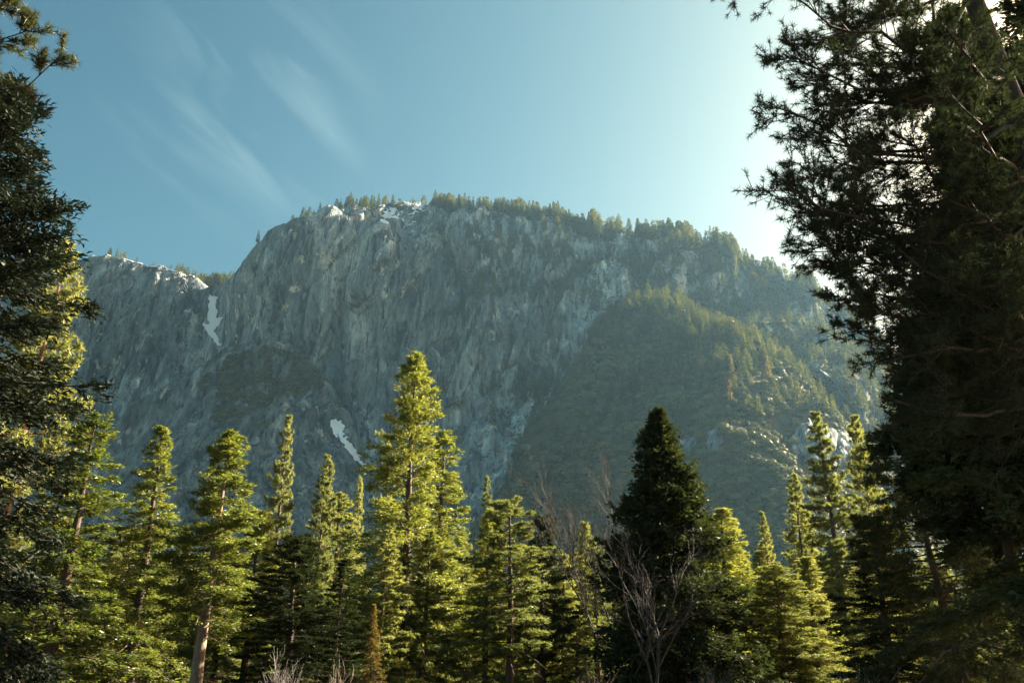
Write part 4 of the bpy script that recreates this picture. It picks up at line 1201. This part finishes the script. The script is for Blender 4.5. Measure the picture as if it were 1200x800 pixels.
# --- near pine, right: boughs reach in over the ridge
def needle_bough(g, wood, start, tip, rng, nside=16, side_len=.34, sag=.18, leaf=.13, r=.05, per=30, reach=.75):
    L = np.linalg.norm(tip - start)
    K = 9
    u = np.linspace(0, 1, K)
    axp = start + (tip - start) * u[:, None]
    axp[:, 2] += -4 * sag * L * u * (1 - u) * .6 + .10 * L * (u ** 3 - u)
    axp[1:-1] += rng.normal(0, .02 * L, (K - 2, 3))
    wood.tubes(axp, r * (1 - .8 * u) + .006, 5)
    n = nside
    s = 1 - rng.rand(n) ** 1.1 * reach
    f = s * (K - 1); i0 = np.minimum(f.astype(int), K - 2); fr = (f - i0)[:, None]
    b = axp[i0] * (1 - fr) + axp[i0 + 1] * fr
    tan = unit(axp[i0 + 1] - axp[i0])
    side = unit(np.cross(tan, np.array((0, 0, 1.0)))) * np.where(np.arange(n) % 2, -1, 1)[:, None]
    l = side_len * L * (1.2 - s) * rng.uniform(.6, 1.2, n) + .25
    d = unit(tan * rng.uniform(.5, 1.1, (n, 1)) + side * rng.uniform(.3, .9, (n, 1)) + rng.normal(0, .25, (n, 3)))
    u3 = np.linspace(0, 1, 5)
    tw = b[:, None] + d[:, None] * (l[:, None] * u3)[..., None]
    tw[..., 2] += (.12 * u3 ** 2)[None] * l[:, None] - (.10 * u3)[None] * l[:, None]
    wood.tubes(tw, .014 * (1 - .6 * u3)[None] * np.ones((n, 1)), 3)
    # tertiary twigs carry the tufts
    m = 11
    uu = rng.uniform(.3, 1.0, (n, m)); uu[:, 0] = 1.0
    c0 = b[:, None] + d[:, None] * (l[:, None] * uu)[..., None]
    c0[..., 2] += (.12 * uu ** 2 - .10 * uu) * l[:, None]
    d2 = unit(d[:, None] * .9 + rng.normal(0, .55, (n, m, 3)) + np.array((0, 0, .25)))
    l2 = rng.uniform(.08, .40, (n, m)) * np.minimum(1, l[:, None] / .8); l2[:, 0] = .03
    c1 = c0 + d2 * l2[..., None]
    wood.tubes(np.stack((c0, c1), 2).reshape(-1, 2, 3), np.full((n * m, 2), .007), 3)
    c1 = np.concatenate((c1.reshape(-1, 3), tip[None])); d2 = np.concatenate((d2.reshape(-1, 3), unit(tip - axp[-2])[None]))
    nd = unit(rng.normal(size=(len(c1), per, 3)) + d2[:, None] * .8)
    off = rng.uniform(-.10, .02, (len(c1), per, 1)) * d2[:, None]
    cc = (c1[:, None] + off).reshape(-1, 3)
    g.needles(cc, nd.reshape(-1, 3), leaf * rng.uniform(.7, 1.15, len(cc)), np.full(len(cc), .0115))

def near_pine(name, label, trunk_px, tips, extra, seed, ztop):
    rng = np.random.RandomState(seed)
    tp = np.array([at(*t) for t in trunk_px])
    # carry the trunk on down to the ground along its own lean
    d = tp[0] - tp[1]; base = tp[0] + d * (tp[0][2] / -d[2]) if d[2] < 0 else tp[0] * (1, 1, 0)
    up = unit(tp[-1] - tp[-2])
    tp = np.concatenate((base[None], tp, (tp[-1] + up * ztop)[None]))
    zs = tp[:, 2]
    wood, crown = Geo(), Geo()
    zz = np.linspace(zs[0], zs[-1], 24)
    tr = np.stack([np.interp(zz, zs, tp[:, k]) for k in range(3)], -1)
    tr[1:-1, :2] += rng.normal(0, .03, (22, 2))
    wood.tubes(tr, np.linspace(.42, .05, 24), 10)
    def trunk_pt(z):
        return np.array([np.interp(z, zs, tp[:, k]) for k in range(3)])
    for px, py, Y, dz in tips:
        tip = at(px + (46 if seed == 501 else 0), py, Y)
        needle_bough(crown, wood, trunk_pt(np.clip(tip[2] + dz, 1.5, zs[-1] - .3)), tip, rng, nside=24 if seed == 501 else 18, leaf=.13 if seed == 501 else .16, side_len=.34 if seed == 501 else .10, reach=.75 if seed == 501 else .30, r=.05 if seed == 501 else .025)
    for k in range(extra):
        z = rng.uniform(zs[-1] * .28, zs[-1] - .4)
        a = rng.rand() * 6.28
        Lb = rng.uniform(2.6, 5.2) * np.clip((zs[-1] - z) / 6, .35, 1)
        s0 = trunk_pt(z)
        needle_bough(crown, wood, s0, s0 + Lb * np.array((math.cos(a), math.sin(a), rng.uniform(-.35, .2))), rng, nside=15)
    root = link(name, None, None, label, 'tree'); root.location = base
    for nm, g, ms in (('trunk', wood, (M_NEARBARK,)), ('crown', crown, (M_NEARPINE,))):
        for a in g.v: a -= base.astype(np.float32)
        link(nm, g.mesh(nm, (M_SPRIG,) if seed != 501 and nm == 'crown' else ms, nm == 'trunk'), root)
    return root

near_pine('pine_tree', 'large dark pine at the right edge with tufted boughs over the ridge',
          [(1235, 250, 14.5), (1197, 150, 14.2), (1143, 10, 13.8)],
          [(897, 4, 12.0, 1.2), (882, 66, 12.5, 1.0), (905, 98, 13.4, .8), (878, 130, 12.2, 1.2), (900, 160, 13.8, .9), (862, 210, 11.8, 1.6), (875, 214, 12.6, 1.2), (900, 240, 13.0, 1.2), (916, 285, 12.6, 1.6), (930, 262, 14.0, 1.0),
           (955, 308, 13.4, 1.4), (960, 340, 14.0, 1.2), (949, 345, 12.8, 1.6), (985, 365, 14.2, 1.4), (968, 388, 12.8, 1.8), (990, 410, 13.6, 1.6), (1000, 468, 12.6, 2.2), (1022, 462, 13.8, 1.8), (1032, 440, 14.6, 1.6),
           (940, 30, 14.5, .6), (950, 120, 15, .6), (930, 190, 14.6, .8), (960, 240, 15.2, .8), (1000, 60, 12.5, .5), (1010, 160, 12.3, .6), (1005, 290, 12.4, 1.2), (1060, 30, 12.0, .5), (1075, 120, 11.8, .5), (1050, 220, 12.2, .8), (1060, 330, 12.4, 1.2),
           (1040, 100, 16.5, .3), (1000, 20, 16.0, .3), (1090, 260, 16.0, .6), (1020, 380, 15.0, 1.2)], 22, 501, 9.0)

# off to the left: a pine whose lit bough reaches into the corner of the picture
near_pine('pine_tree', 'pine outside the frame with one lit bough in the upper corner',
          [(-330, 300, 15.0), (-322, 150, 15.0), (-314, 0, 15.0)],
          [(72, 64, 14.0, .9), (40, 34, 14.2, .7), (14, 6, 14.4, .5)], 0, 502, 4.0)

# --- near dark cedars, right
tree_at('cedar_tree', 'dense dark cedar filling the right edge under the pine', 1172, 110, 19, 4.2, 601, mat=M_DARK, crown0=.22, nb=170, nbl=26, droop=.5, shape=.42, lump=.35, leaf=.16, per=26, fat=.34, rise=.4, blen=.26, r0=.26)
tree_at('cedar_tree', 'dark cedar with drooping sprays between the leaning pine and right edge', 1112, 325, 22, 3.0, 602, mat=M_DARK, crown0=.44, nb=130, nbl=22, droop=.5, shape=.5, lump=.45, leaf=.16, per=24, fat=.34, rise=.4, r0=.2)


# ------------------------------------------------------------------ haze
hz = link('haze', fast_mesh('haze', np.array([(x, y, z) for z in (-60.0, 1180.0) for x, y in ((-2600, -400), (2600, -400), (2600, 3600), (-2600, 3600))]),
                            quads=[(0, 3, 2, 1), (4, 5, 6, 7), (0, 1, 5, 4), (1, 2, 6, 5), (2, 3, 7, 6), (3, 0, 4, 7)]), kind='stuff', label='thin blue valley haze in front of the mountain')
m, n, l = new_mat('haze')
out = n.new('ShaderNodeOutputMaterial'); pv = n.new('ShaderNodeVolumePrincipled')
pv.inputs['Density'].default_value = HAZE_DENSITY
pv.inputs['Color'].default_value = (.36, .71, 1.0, 1)
pv.inputs['Anisotropy'].default_value = 0.4
l.new(pv.outputs[0], out.inputs['Volume'])
hz.data.materials.append(m)
